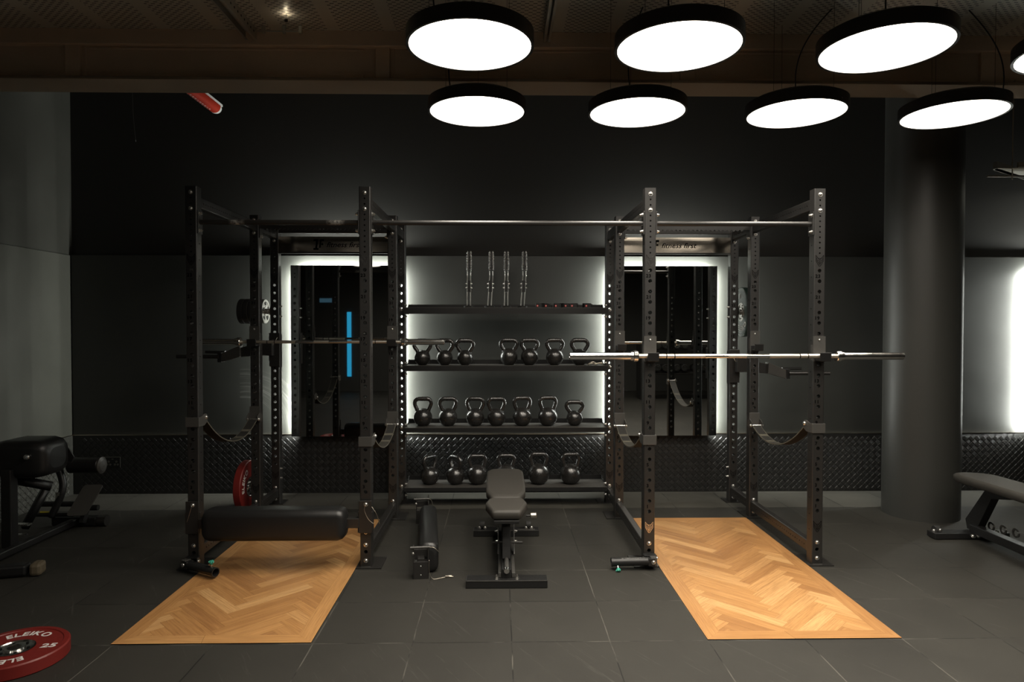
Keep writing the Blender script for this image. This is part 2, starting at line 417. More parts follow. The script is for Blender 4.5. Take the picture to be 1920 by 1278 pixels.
struct('trim_6', MB().box((1.9, .35, 3.306), (12.2, .27, .022)), 'soffit', 'underside flange of the ceiling beam', .004)

# inlaid wooden platforms
def clip(poly, x0, x1, y0, y1):
    for ax, lim, sg in ((0, x0, 1), (0, x1, -1), (1, y0, 1), (1, y1, -1)):
        out = []
        for i in range(len(poly)):
            p, q = poly[i], poly[(i + 1) % len(poly)]; ip, iq = (p[ax] - lim) * sg >= 0, (q[ax] - lim) * sg >= 0
            if ip: out.append(p)
            if ip != iq:
                t = (lim - p[ax]) / (q[ax] - p[ax]); out.append((p[0] + t * (q[0] - p[0]), p[1] + t * (q[1] - p[1])))
        poly = out
        if len(poly) < 3: return []
    return poly
def platform(cx, label, seed):
    rnd = random.Random(seed); x0, x1, y0, y1 = -.5, .5, -1.090, 1.08; bw = .088; Wp = .075; n = 6; g = .0002
    polys = []; s2 = math.sqrt(.5)
    for i in range(-40, 41):
        for j in range(-40, 41):
            t = (i - j) % (2 * n)
            if t == 0: r = (i * Wp, j * Wp, (i + n) * Wp, (j + 1) * Wp); d = 0
            elif t == 2 * n - 1: r = (i * Wp, j * Wp, (i + 1) * Wp, (j + n) * Wp); d = 1
            else: continue
            c = [(r[0] + g, r[1] + g), (r[2] - g, r[1] + g), (r[2] - g, r[3] - g), (r[0] + g, r[3] - g)]
            wpts = [((u - v) * s2 - .006, (u + v) * s2 + .053) for u, v in c]
            pc = clip(wpts, x0 + bw, x1 - bw, y0 + bw, y1 - bw)
            if pc: polys.append((pc, (s2, s2) if d == 0 else (-s2, s2)))
    bd = [([(x0, y0), (x0 + bw - g, y0 + bw), (x0 + bw - g, -.12), (x0, -.12)], (0, 1)), ([(x0, -.119), (x0 + bw - g, -.119), (x0 + bw - g, y1 - bw), (x0, y1)], (0, 1)),
          ([(x1, y0), (x1, .2), (x1 - bw + g, .2), (x1 - bw + g, y0 + bw)], (0, 1)), ([(x1, .201), (x1, y1), (x1 - bw + g, y1 - bw), (x1 - bw + g, .201)], (0, 1)),
          ([(x0, y0), (-.05, y0), (-.07, y0 + bw - g), (x0 + bw, y0 + bw - g)], (1, 0)), ([(-.049, y0), (x1, y0), (x1 - bw, y0 + bw - g), (-.069, y0 + bw - g)], (1, 0)),
          ([(x0, y1), (x0 + bw, y1 - bw + g), (x1 - bw, y1 - bw + g), (x1, y1)], (1, 0))]
    polys += bd
    mb = MB(); mb.box((0, -.005, .0015), (1.0, y1 - y0, .003), mi=1)
    nb = len(mb.f); tones = []; uvs = []
    for pc, d in polys:
        mb.add([(x, y, .0042) for x, y in pc], [tuple(range(len(pc)))])
        tn = min(1, max(0, rnd.gauss(.45, .34))); off = (rnd.random() * 30, rnd.random() * 30)
        tones.append(tn); uvs.append([(x * d[0] + y * d[1] + off[0], -x * d[1] + y * d[0] + off[1]) for x, y in pc])
    me = mb.mesh('herringbone_platform'); me.materials.append(M['wood']); me.materials.append(M['dark_print'])
    ua = me.uv_layers.new(name='grain'); at = me.attributes.new('tone', 'FLOAT', 'FACE')
    for k, p in enumerate(me.polygons):
        if k < nb: continue
        at.data[k].value = tones[k - nb]
        idx = {v: i for i, v in enumerate(range(p.vertices[0], p.vertices[0] + len(p.vertices)))}
        for li in p.loop_indices: ua.data[li].uv = uvs[k - nb][idx[me.loops[li].vertex_index]]
    o = bpy.data.objects.new('herringbone_platform', me); col.objects.link(o); o.location = (cx, 0, 0)
    return tag(o, label, 'lifting platform')
platform(-1.506, 'oak herringbone lifting platform set in the floor under the left rack with the padded bar', 3)
platform(1.506, 'brightly lit oak herringbone lifting platform set in the floor under the right rack', 11)

# column
c = MB().cyl((3.55, 1.19, 0), (3.55, 1.19, 4.3), .293, n=96); 
tag(link('column', c, 'column'), 'round dark grey structural column standing behind the flat bench at the right', 'column')

# mirrors lit from behind
def mirror(x0, x1, label):
    t = thing('mirror', label, 'mirror', ((x0 + x1) / 2, 1.918, .56)); hw = (x1 - x0) / 2; hh = 1.62
    link('mirror_glass', MB().box((0, -.012, hh / 2), (2 * hw, .006, hh)), 'mirror', t)
    link('backing_frame', MB().box((0, .0015, hh / 2), (2 * hw - .012, .019, hh - .012)), 'steel2', t)
    s = MB(); y = .028
    for sx in (-1, 1):
        P = [(hw - .044, .011), (hw - .008, .011), (hw - .044, .047)]
        s.prism([(sx * a, b) for a, b in (P if sx > 0 else P[::-1])], .02, hh - .045, mi=1)
        a, b = (sx * (hw - .010), .0145), (sx * (hw - .0405), .045)
        s.add([(a[0], a[1], .022), (b[0], b[1], .022), (b[0], b[1], hh - .046), (a[0], a[1], hh - .046)], [(0, 1, 2, 3)])
        s.box((sx * (hw - .055), .046, hh / 2), (.02, .070, hh - .12), mi=1)
    s.prism([(.011, hh - .044), (.011, hh - .008), (.047, hh - .044)], -hw + .045, hw - .045, (0, 0, 0), (0, 1, 0), (0, 0, 1), mi=1)
    s.add([(-hw + .046, .0145, hh - .010), (hw - .046, .0145, hh - .010), (hw - .046, .045, hh - .0405), (-hw + .046, .045, hh - .0405)], [(0, 1, 2, 3)])
    link('light_strip', s, ['led', 'steel2'], t)
    return t
mirror(-2.03, -1.0, 'tall dark wall mirror glowing at its edges behind the left rack')
mirror(1.0, 2.022, 'tall dark wall mirror glowing at its edges behind the right rack')
mirror(5.07, 6.1, 'backlit wall mirror at the far right edge, only its glow in view')

# ---------------------------------------------------------------- round ceiling lamps
def lamp_proto():
    t = thing('round_pendant_lamp', '', 'ceiling lamp')
    link('lamp_housing', MB().lathe([(.3, 0), (.3135, 0), (.3135, .07), (.28, .088), (.0001, .088)], n=96).lathe([(.3, 0), (.3, .004), (.0001, .004)], n=96), 'steel2', t)
    link('diffuser', MB().lathe([(.2995, .002), (.27, -.001), (.0001, -.001)], n=96), 'lamp', t)
    return t
lp = lamp_proto(); k = 0; todo = []
for r, (y, nm) in enumerate(((-1.13, 'front row in view'), (-.133, 'back row by the beam'), (-2.15, 'row just above the frame'), (-3.17, 'row nearest the camera'))):
    for i in range(4):
        o = lp if k == 0 else copy_tree(lp); k += 1
        o.location = (-.2 + 1.03 * i, y, 2.97)
        o['label'] = 'lit round white ceiling lamp, %s from the left in the %s' % (['first', 'second', 'third', 'fourth'][i], nm)
        o['group'] = 'round lamps, ' + nm
        todo.append((o, r, i))
for o, r, i in todo:
    for a in (90, 210, 330): link('suspension_wire', MB().cyl((.22 * math.cos(R(a)), .22 * math.sin(R(a)), .085), (.22 * math.cos(R(a)), .22 * math.sin(R(a)), .67), .0012, n=6), 'cord', o)
    xa, xb = [(-.16, -.10), (-.05, .03), (-.02, .22), (.27, .08)][i]      # foot and top of the power cord
    pts = []
    for q in range(17):
        u = q / 16; b = math.sin(math.pi * u) * (.03 if i < 3 else .05)
        pts.append((xa + (xb - xa) * u * u + (b if i == 3 else -b), -.06 + .04 * u, .085 + .585 * u))
    link('power_cord', MB().tube(pts, .004, n=8), 'cord', o)
for i, (x, y) in enumerate(((2.9, -5.6), (3.93, -5.6), (-3.0, -6.6), (-1.0, -6.6), (1.0, -6.6))):  # unseen lamps added to brighten the room shown in the mirrors
    o = bpy.data.objects.new('round_pendant_lamp', None); col.objects.link(o); o['category'] = 'ceiling lamp'
    for ch in lp.children:
        if 'cord' not in ch.name: c_ = ch.copy(); col.objects.link(c_); c_.parent = o
    o.location = (x, y, 2.97)
    o['label'] = 'unseen round lamp added far behind the camera, %s' % ('over the left part of the dumbbell rack', 'over the right part of the dumbbell rack', 'farthest left of the rearmost row', 'middle of the rearmost row', 'right of the rearmost row')[i]; o['group'] = 'lamps added to light the rear of the room'
t = thing('added_ceiling_spot', 'tiny added spotlight making the glow on the perforated deck at the upper left', 'spotlight', (-1.45, -.02, 3.60))  # made-up uplight, added for the glow on the deck
link('added_spot_body', MB().cyl((0, 0, -.012), (0, 0, .003), .011, n=16).box((0, 0, .02), (.002, .002, .04)), 'steel2', t)
link('added_spot_lens', MB().cyl((0, 0, .0031), (0, 0, .0032), .008, n=16), 'spot', t)

# ---------------------------------------------------------------- the rack
rig = thing('power_rack', 'black steel double power rack with four storage shelves built between its two cages', 'power rack')
tz = lambda d: H - .008 - d          # distance from the top, in upright coordinates
small = [.077, .113, .1825, .217, .252, .288, .323, .358, .393, .428]
thru = [(tz(d), .0056) for d in small] + [(1.963 - .0697 * i, .0125) for i in range(24)] + [(.100, .0125)]
pock = [(tz(.16 + .106 * i), .0048) for i in range(21)]
def strokes(mb, lines, o, sc_, wd, y, mi=0):
    for ln in lines:
        for (a, b), (c_, d_) in zip(ln[:-1], ln[1:]):
            p, q = Vector((o[0] + a * sc_[0], o[1] + b * sc_[1])), Vector((o[0] + c_ * sc_[0], o[1] + d_ * sc_[1]))
            dr = (q - p).normalized(); nn = Vector((-dr.y, dr.x)) * wd / 2; e = dr * wd * .3
            mb.prism([tuple(p - nn - e), tuple(q - nn + e), tuple(q + nn + e), tuple(p + nn - e)], 0, .0006, (0, y, 0), (1, 0, 0), (0, 0, 1), mi=mi)
fox = [[(-1, 1), (-.95, -.05), (-.16, -1), (.16, -1), (.95, -.05), (1, 1), (.38, .42), (-.38, .42), (-1, 1)], [(-.75, .55), (-.7, 0), (-.2, -.5)], [(.75, .55), (.7, 0), (.2, -.5)],
       [(-.55, .12), (-.12, -.05), (-.12, -.75)], [(.55, .12), (.12, -.05), (.12, -.75)], [(-.38, .42), (0, .1), (.38, .42)]]
def upright_mesh(shiny):
    m = holed_bar(H - .008, thru=thru, pocket=pock)
    for zc in (tz(.478), .255): strokes(m, fox, (0, zc), (.026, .036), .0028, -.0376, mi=3 if shiny else 2)
    for i in range(12): put_text(m, str(23 - 2 * i), .030, (-.012, -.0378, 1.927 - .1394 * i), (1, 0, 0), (0, 0, 1), mi=2, bold=.0011, space=1.2)
    me = m.mesh('upright')
    for k in ('steel', 'gloss', 'dark_print', 'chrome'): me.materials.append(M[k])
    return me
up_me, up_me2 = upright_mesh(False), upright_mesh(True)
def base_me(side):
    x0, x1 = (-.105, .065) if side < 0 else (-.065, .105)
    m = MB().box(((x0 + x1) / 2, .05, .004), (x1 - x0, .22, .008)); m.box((0, -.045, .0095), (.062, .008, .006), mi=1)
    me = m.mesh('base_plate'); me.materials.append(M['steel']); me.materials.append(M['seam']); return me
bp = {-1: base_me(-1), 1: base_me(1)}
ups = {}
for yi, y in enumerate((Y1, Y2, Y3)):
    for x in (-B, -A, A, B):
        u = link('upright', up_me2 if (yi == 0 and abs(x) == A) else up_me, None, rig, (x, y, .008)); ups[(yi, x)] = u
        side = {-B: -1, -A: 1, A: -1, B: 1}[x]
        b_ = link('base_plate', bp[side], None, u, (0, 0, -.008))
        if yi == 2: b_.scale = (1, .7, 1)
        for z in (tz(.04), tz(.146), .147, .042): bolt(u, (0, -.0375, z))
# beams front to back
def beam_y(x, y0, y1, z, name='side_beam'):
    L = y1 - y0 - .075; n = int((L - .12) / .0357)
    mb = holed_bar(L, .075, .05, pocket=[(.06 + .0357 * i, .005) for i in range(n + 1)])
    # bar axis z -> +y, x face stays x
    T = Matrix(((0, 1, 0, 0), (0, 0, 1, 0), (1, 0, 0, 0), (0, 0, 0, 1)))
    mb2 = MB(); mb2.v = [Vector((p.y, p.z, p.x)) for p in mb.v]; mb2.f = mb.f; mb2.mi = mb.mi; mb2.sm = mb.sm
    return link(name, mb2, ['steel', 'gloss'], rig, (x, y0 + .0375, z))
def beam_y2(x, y0, y1, z, name='side_beam'):
    L = y1 - y0 - .075; n = int((L - .12) / .0357)
    mb = holed_bar(L, .05, .075, pocket=[(.06 + .0357 * i, .005) for i in range(n + 1)])
    mb.v = [Vector((p.x, p.z, -p.y)) for p in mb.v]
    return link(name, mb, ['steel', 'gloss'], rig, (x, y0 + .0375, z))
for x in (-B, -A, A, B):
    for z in (2.422, .1025):
        beam_y2(x, Y1, Y2, z); beam_y2(x, Y2, Y3, z)
# bars across the front
def bar_across(x0, x1, z, m):
    o = link('pull_up_bar', MB().cyl((x0 + .0385, 0, z), (x1 - .0385, 0, z), .0165, n=32), m, rig)
    for s, x in ((1, x0 + .0375), (-1, x1 - .0375)):
        e = link('end_plate', MB().box((x + s * .004, 0, z), (.008, .070, .155)), 'steel', o, bevel=.002)
        for dz in (-.055, .055): bolt(o, (x + s * .008, -.012, z + dz), (s, 0, 0), nut_me)
bar_across(-B, -A, 2.285, 'chalk'); bar_across(-A, A, 2.285, 'steel'); bar_across(A, B, 2.285, 'steel')
for x0, x1 in ((-B, -A), (A, B)):
    L = x1 - x0 - .075; xm = (x0 + x1) / 2
    mb = holed_bar(L, .06, .05, thru=[]); mb.v = [Vector((p.z, p.y, -p.x)) for p in mb.v]
    m2 = MB(); m2.box((xm, Y2, 2.437), (L, .060, .016)); m2.box((xm, Y2 - .028, 2.42), (L, .005, .03))
    for q in range(int(L / .0357) - 2): m2.cyl((x0 + .09 + q * .0357, Y2 - .032, 2.405), (x0 + .09 + q * .0357, Y2 - .025, 2.405), .011, n=12)
    o = link('cross_beam', m2, 'steel', rig)
    for s, x in ((1, x0 + .0375), (-1, x1 - .0375)):
        link('end_plate', MB().box((x + s * .004, Y2, 2.405), (.008, .070, .15)), 'steel', o)
        for dz in (-.06, .055): bolt(o, (x + s * .008, Y2 - .014, 2.40 + dz), (s, 0, 0), nut_me)
    # rear top beam, drilled
    mb = holed_bar(L, .07, .05, thru=[(.12 + .0315 * i, .0052) for i in range(int((L - .24) / .0315) + 1)])
    mb.v = [Vector((p.z, p.y, -p.x)) for p in mb.v]
    link('rear_beam', mb, ['steel', 'gloss'], rig, (x0 + .0375, Y3 - .01, 2.472))
    # brushed header with lettering
    hd = link('header_plate', MB().box((xm, Y3 - .033, 2.338), (L, .003, .137)), 'brushed', rig)
    link('header_rail', MB().box((xm, Y3 - .03, 2.262), (L, .02, .014)), 'steel', hd)
    s = -1 if x0 < 0 else 1; yf = Y3 - .0348; off = xm
    lt = MB(); put_text(lt, 'fitness first', .062, (off + .0605, yf, 2.334), (1, 0, 0), (0, 0, 1), width=.317, shear=.28, bold=.0006)
    link('lettering', lt, 'dark_print', hd)
    lg = MB(); lx = off - .219
    def pol(p): lg.prism([(lx + a, 2.287 + b) for a, b in p], 0, .0008, (0, yf, 0), (1, 0, 0), (0, 0, 1))
    pol([(0, .078), (.008, .096), (.050, .096), (.042, .078)]); pol([(.018, .016), (.036, .016), (.044, .078), (.026, .078)]); pol([(.002, 0), (.002, .016), (.048, .016), (.048, 0)])
    pol([(.056, .078), (.060, .096), (.098, .096), (.094, .078)]); pol([(.052, .020), (.066, .020), (.074, .078), (.060, .078)]); pol([(.072, .044), (.074, .060), (.090, .060), (.088, .044)])
    link('logo', lg, 'dark_print', hd)
# shelves
shelf_z = (1.767, 1.255, .705, .174)
for z, lh in zip(shelf_z, (.055, .048, .041, .035)):
    m = MB(); xs = .9025
    m.box((0, 1.615, z - .003), (2 * xs, .33, .006), mi=2); m.box((0, 1.452, z - lh / 2 + .002), (2 * xs, .005, lh)); m.box((0, 1.462, z - lh + .004), (2 * xs, .022, .004))
    m.box((0, 1.779, z + .012), (2 * xs, .005, .056)); m.box((0, 1.452, z + .0015), (2 * xs, .006, .003), mi=1)  # pale strip paints the highlight along the front edge
    for s in (-1, 1):
        m.prism([(1.452, z - lh + .002), (1.78, z - lh + .002), (1.78, z + .04), (1.76, z + .04), (1.72, z + .012), (1.452, z + .004)], -.002, .002, (s * (xs - .002), 0, 0), (0, 1, 0), (0, 0, 1))
    o = link('shelf', m, ['steel2', 'seam', 'mat'], rig)
    for s in (-1, 1):
        for dz in (.025, -.075):
            bolt(o, (s * (xs - .004), 1.50, z + dz), (-s, 0, 0), nut_me)
        bolt(ups[(2, s * A)], (0, -.0375, z - .02))
# feet of the pins the plates hang on
def storage_pin(s, z):
    o = link('storage_pin', MB().cyl((s * (B + .0375), Y3, z), (s * (B + (.31 if s < 0 else .14)), Y3, z), .0245, n=24).cyl((s * (B + .0375), Y3, z), (s * (B + .046), Y3, z), .045, n=24), 'chrome', rig)
    for dz in (.045, -.045): bolt(ups[(2, s * B)], (-s * .0375, -.01, z + dz - .008), (-s, 0, 0), nut_me)
storage_pin(-1, 1.738); storage_pin(1, 1.735)
for s in (-1, 1):
    for z in (.32, .235): bolt(ups[(2, s * B)], (-s * .0375, -.01, z - .008), (-s, 0, 0), nut_me)

# ---------------------------------------------------------------- hooks for the bars
def j_cup(x, y, z, label, lipdx=.004):
    """z = height of the bar axis; front face of the upright at y-.0375"""
    t = thing('j_cup', label, 'bar hook', (x, y - .0375, z)); f = MB()
    f.box((0, -.004, .045), (.082, .008, .17)); f.box((0, .030, .045), (.0005, .0005, .0005))
    for s in (-1, 1): f.box((s * .0405, .012, .02), (.005, .03, .10))
    link('back_plate', f, 'seam', t, bevel=.0015)
    c_ = MB(); c_.box((lipdx, -.042, -.027), (.070, .075, .012)); c_.box((lipdx, -.084, -.005), (.074, .010, .058), rot=rotm('X', 8)); c_.box((0, -.012, -.008), (.07, .008, .04))
    link('cradle', c_, 'steel2', t, bevel=.003)
    bolt(t, (0, -.008, .105), me=bolt_me, scale=.55)
    return t
zR, zL = 1.406, 1.475
j_cup(A, Y1, zR, 'black bar hook on the front upright left of the oak platform, cradling the silver barbell')
j_cup(B, Y1, zR, 'black bar hook on the outer front upright of the right rack under the barbell')
j_cup(-A, Y2, zL, 'black bar hook cradling the thinner barbell beside the kettlebell shelves')
j_cup(-B, Y2, zL, 'black bar hook cradling the thinner barbell on the outer side of the left rack')
j_cup(A, Y2, zR + .03, 'empty bar hook on the middle upright behind the right rack, next to the shelves')
j_cup(B, Y2, zR + .03, 'empty bar hook on the outer middle upright of the right rack')

# ---------------------------------------------------------------- barbells
def barbell(xc, y, z, half, r, marks, label, group=None):
    t = thing('barbell', label, 'barbell', (xc, y, z))
    m = MB(); sh = .655; last = 0
    segs = [(.061, 0), (.212, 1), (sh, 0)]
    for s in (-1, 1):
        p = 0
        for e, mi in segs: m.cyl((s * p, 0, 0), (s * e, 0, 0), r, mi=mi, n=28, caps=False); p = e
        for g in marks: m.cyl((s * (g - .003), 0, 0), (s * (g + .003), 0, 0), r + .0004, n=28, mi=2, caps=False)
    link('shaft', m, ['knurl', 'chrome', 'dark_print'], t)
    for s in (-1, 1):
        b = link('sleeve', MB().lathe([(.012, sh), (.025, sh + .002), (.025, half - .003), (.023, half), (.011, half), (.010, half - .004), (.0001, half - .004)], d=(s, 0, 0), n=36), 'chrome', t)
        link('collar', MB().lathe([(.015, sh - .002), (.034, sh - .002), (.037, sh + .003), (.037, sh + .026), (.031, sh + .030), (.030, sh + .046), (.025, sh + .048)], d=(s, 0, 0), n=36), 'chrome', b)
    return t
barbell(1.503, -.094, zR, 1.102, .0145, (.413, .467), 'long chrome barbell racked across the front of the right rack')
barbell(-1.512, Y2 - .0375 - .046, zL, 1.003, .0125, (.38, .44), 'thinner chrome barbell racked inside the left rack, end reaching over the kettlebells')

# ---------------------------------------------------------------- strap safeties
def strap(x, zf, zr, sag, lab, rear_h=.105):
    t = thing('strap_safety', lab, 'safety strap', (x, 0, 0))
    for y, z0, z1, s in ((Y1, zf - .064, zf, 1), (Y2, zr - rear_h, zr, -1)):
        m = MB(); fy = y - .0375
        zc = (z0 + z1) / 2; h = z1 - z0
        m.box((0, fy - .0055, zc), (.088, .006, h))
        if s > 0:
            for sx in (-1, 1): m.prism([(fy - .008, z0), (fy + .075, z0), (fy + .115, z0 + .018), (fy + .125, z0 + .042), (fy + .112, z1 + .008), (fy + .08, z1 + .014), (fy + .03, z1), (fy - .008, z1)], -.003, .003, (sx * .0425, 0, 0), (0, 1, 0), (0, 0, 1))
            by = fy + .10; bz = z1 - .012
        else:
            for sx in (-1, 1): m.prism([(fy - .07, z0 - .005), (fy, z0 - .02), (fy + .05, z0), (fy + .05, z0 + .03), (fy - .02, z0 + .055), (fy - .07, z0 + .03)], -.003, .003, (sx * .0425, 0, 0), (0, 1, 0), (0, 0, 1))
            by = fy - .05; bz = z0 + .004
        br = link('bracket', m, 'seam', t, bevel=.0015)
        link('pivot_rod', MB().cyl((-.045, by, bz), (.045, by, bz), .009, n=16), 'zinc', br)
        for sx in (-1, 1): bolt(br, (sx * .0455, by, bz), (sx, 0, 0), bolt_me, scale=1.0)
        if s > 0: p0 = (by, bz)
        else: p1 = (by, bz)
    N_ = 28; rows = []; path = []
    for i in range(N_ + 1):
        u = i / N_; y = p0[0] + (p1[0] - p0[0]) * u; zl = p0[1] + (p1[1] - p0[1]) * u
        path.append((y, zl - sag * (1 - abs(2 * u - 1) ** 2.1)))
    def ribbon(hw, th, off, a=0, b=N_ + 1, xo=0.):
        top, bot = [], []
        sel = path[a:b]
        out = []
        for i, (y, z) in enumerate(sel):
            q0 = sel[max(i - 1, 0)]; q1 = sel[min(i + 1, len(sel) - 1)]; d = Vector((q1[0] - q0[0], q1[1] - q0[1])).normalized(); n_ = Vector((-d.y, d.x))
            up = Vector((y, z)) + n_ * (off + th); dn = Vector((y, z)) + n_ * off
            out.append([(xo - hw, up.x, up.y), (xo + hw, up.x, up.y), (xo + hw, dn.x, dn.y), (xo - hw, dn.x, dn.y), (xo - hw, up.x, up.y)])
        return out
    st = link('strap', MB().grid(ribbon(.034, .006, -.003), sm=False), 'webbing', t)
    e = MB()
    for sx in (-1, 1): e.grid(ribbon(.0018, .0075, -.0037, xo=sx * .0335), sm=False)
    for k_ in (6, 10, N_ - 9, N_ - 5): e.grid(ribbon(.034, .0015, .0028, k_, k_ + 1 + 1), sm=False)
    for k_ in range(11, 19): e.grid([[(q[0], q[1] * .25 + q2[1] * .75, q[2] * .25 + q2[2] * .75) for q, q2 in zip(ra, rb)] for ra, rb in [(ribbon(.03, .0006, .003, k_, k_ + 2)[0], ribbon(.03, .0006, .003, k_, k_ + 2)[1])]] + [ribbon(.03, .0006, .003, k_, k_ + 2)[1]], sm=False)
    link('stitching', e, 'thread', st)
    return t
strap(-B, 1.003, .945, .17, 'webbing safety strap on the outer left side of the left rack')
strap(-A, .872, .90, .125, 'webbing safety strap on the inner side of the left rack, left of the shelves')
strap(A, .878, .884, .125, 'webbing safety strap on the inner side of the right rack, right of the shelves')
strap(B, .953, .884, .15, 'webbing safety strap on the outer right side of the right rack')

# ---------------------------------------------------------------- kettlebells
def smooth_path(pts, n):
    pts = [Vector(p) for p in pts]; out = []
    for i in range(len(pts) - 1):
        p0 = pts[max(i - 1, 0)]; p1 = pts[i]; p2 = pts[i + 1]; p3 = pts[min(i + 2, len(pts) - 1)]
        for k in range(n):
            t = k / n; out.append(.5 * ((2 * p1) + (p2 - p0) * t + (2 * p0 - 5 * p1 + 4 * p2 - p3) * t * t + (-p0 + 3 * p1 - 3 * p2 + p3) * t ** 3))
    out.append(pts[-1]); return out
kb_cache = {}
def kettlebell(x, y, z, r, h, rz, label, group):
    t = thing('kettlebell', label, 'kettlebell', (x, y, z), rz, group)
    key = (r, h)
    if key not in kb_cache:
        c = r * .90; m = MB(); pr = []
        for i in range(25):
            a = -90 + 180 * i / 24; zz = c + r * math.sin(R(a)) * 1.0; rr = r * math.cos(R(a))
            if zz < 0: continue
            pr.append((max(rr, .0002), zz))
        zb = math.sqrt(max(r * r - c * c, 0)); pr = [(.0001, 0), (zb * .93, 0), (zb * 1.02, .002)] + pr[0:]
        m.lathe(pr, n=40, sharp=False)
        body = m.mesh('body'); body.materials.append(M['iron'])
        w1, w2, tr_ = r * .56, .0735, .0182; top = h - tr_; zc = c + r * .74
        pts = smooth_path([(-w1, 0, zc - .02), (-w1 - .004, 0, zc + .006), (-w2 + .005, 0, zc + (top - zc) * .42), (-w2, 0, zc + (top - zc) * .66), (-w2 + .009, 0, top - .013), (-w2 * .60, 0, top - .001), (-w2 * .25, 0, top), (w2 * .25, 0, top), (w2 * .60, 0, top - .001), (w2 - .009, 0, top - .013), (w2, 0, zc + (top - zc) * .66), (w2 - .005, 0, zc + (top - zc) * .42), (w1 + .004, 0, zc + .006), (w1, 0, zc - .02)], 5)
        n = len(pts); rs = [tr_ * (1.15 if i < 3 or i > n - 4 else .98 if i < 22 or i > n - 23 else 1.08) for i in range(n)]
        hd = MB().tube(pts, rs, n=16).mesh('handle'); hd.materials.append(M['iron'])
        kb_cache[key] = (body, hd)
    b, hd = kb_cache[key]; link('body', b, None, t); link('handle', hd, None, t)
    return t
rows = [
 (1.255, 'second shelf from the top', [(-.755, .072, .238, 4), (-.553, .072, .240, -3), (-.369, .072, .240, 2), (.027, .080, .243, -2), (.215, .080, .243, 3), (.443, .079, .243, 5), (.671, .078, .243, -4)]),
 (.705, 'third shelf from the top', [(-.751, .084, .262, 0), (-.524, .084, .262, 3), (-.278, .083, .262, -2), (-.085, .083, .261, 8), (.148, .087, .268, 12), (.381, .088, .270, 10), (.624, .072, .230, 0)]),
 (.174, 'lowest shelf', [(-.69, .084, .268, 52), (-.458, .084, .262, -48), (-.259, .092, .272, 6), (.003, .094, .275, 2), (.299, .097, .288, 0), (.591, .096, .284, 4)])]
special = {
 (0, 0): 'kettlebell at the left end of the upper kettlebell shelf, handle behind the barbell end', (0, 1): 'kettlebell second from the left on the upper kettlebell shelf, touching the barbell tip',
 (0, 2): 'kettlebell just left of the wide gap on the upper kettlebell shelf', (0, 3): 'kettlebell just right of the wide gap on the upper kettlebell shelf',
 (0, 4): 'upper shelf kettlebell standing close against its neighbour right of the gap', (0, 5): 'upper shelf kettlebell standing alone, second from the right end',
 (0, 6): 'kettlebell at the right end of the upper shelf behind the long barbell sleeve',
 (1, 0): 'kettlebell at the left end of the middle kettlebell shelf', (1, 1): 'kettlebell second from the left on the middle kettlebell shelf',
 (1, 2): 'third kettlebell from the left on the middle shelf, left of the close pair', (1, 3): 'fourth kettlebell from the left on the middle shelf, right of the close pair',
 (1, 4): 'large kettlebell third from the right on the middle shelf', (1, 5): 'large kettlebell second from the right on the middle shelf',
 (1, 6): 'smallest kettlebell, at the right end of the middle shelf',
 (2, 0): 'turned kettlebell at the left end of the bottom shelf', (2, 1): 'turned kettlebell second from the left on the bottom shelf',
 (2, 2): 'kettlebell facing forward on the bottom shelf, left of the bench back', (2, 3): 'kettlebell on the bottom shelf half hidden by the bench back',
 (2, 4): 'largest kettlebell on the bottom shelf, right of the bench back', (2, 5): 'kettlebell at the right end of the bottom shelf'}
for ri, (z, nm, ks) in enumerate(rows):
    for ci, (x, r, h, rz) in enumerate(ks):
        kettlebell(x, 1.60, z, r, h, rz, 'black ' + special[(ri, ci)], 'kettlebells on the ' + nm)

# ---------------------------------------------------------------- things on the top shelf
def ribbed_tool(x, label, lean):
    t = thing('cable_attachment', label, 'cable attachment', (x, 1.60, 1.767), 0, 'cable attachments on the top shelf')
    link('foam_base', MB().lathe([(.0001, 0), (.040, 0), (.046, .006), (.046, .018), (.040, .024), (.0001, .024)], n=28), 'rubber', t)
    m = MB()
    for s in (-1, 1): m.cyl((s * .0155, 0, .02), (s * .0135 + lean, 0, .30), .0042, n=12)
    link('rods', m, 'hub', t)
    c_ = MB().box((lean * .6, 0, .20), (.030, .036, .104)); link('clamp', c_, 'steel2', t, bevel=.003)
    for z in (.185, .222):
        for s in (-1, 1): bolt(t, (lean * .6 + s * .015, 0, z), (s, 0, 0), nut_me, scale=.8)
    g = MB()
    for s in (-1, 1):
        x0 = s * .0145 + lean
        pr = []
        for k_ in range(12): pr += [(.0062, .345 + k_ * .0135), (.0098, .349 + k_ * .0135), (.0098, .354 + k_ * .0135), (.0062, .3575 + k_ * .0135)]
        g.lathe(pr, (x0, 0, 0), n=12); g.cyl((s * .0135 + lean, 0, .29), (x0, 0, .35), .0042, n=10)
        g.lathe([(.0065, .505), (.0065, .512), (.004, .516), (.0001, .517)], (x0, 0, 0), n=12)
    g.box((lean, 0, .43), (.012, .010, .16), mi=1)
    for s in (-1, 1): g.cyl((s * .0145 + lean, 0, .34), (s * .0145 + lean, 0, .505), .0082, n=12, mi=1)
    link('ribbed_top', g, ['zinc', 'steel2'], t)
ribbed_tool(-.335, 'upright chrome twin rod handle with ribbed top on the top shelf, leftmost of the four', .003)
ribbed_tool(-.148, 'upright chrome twin rod handle with ribbed top on the top shelf, second from the left', .016)
ribbed_tool(.002, 'upright chrome twin rod handle with ribbed top on the top shelf, third from the left', .003)
ribbed_tool(.150, 'upright chrome twin rod handle with ribbed top on the top shelf, nearest the black collars', .018)
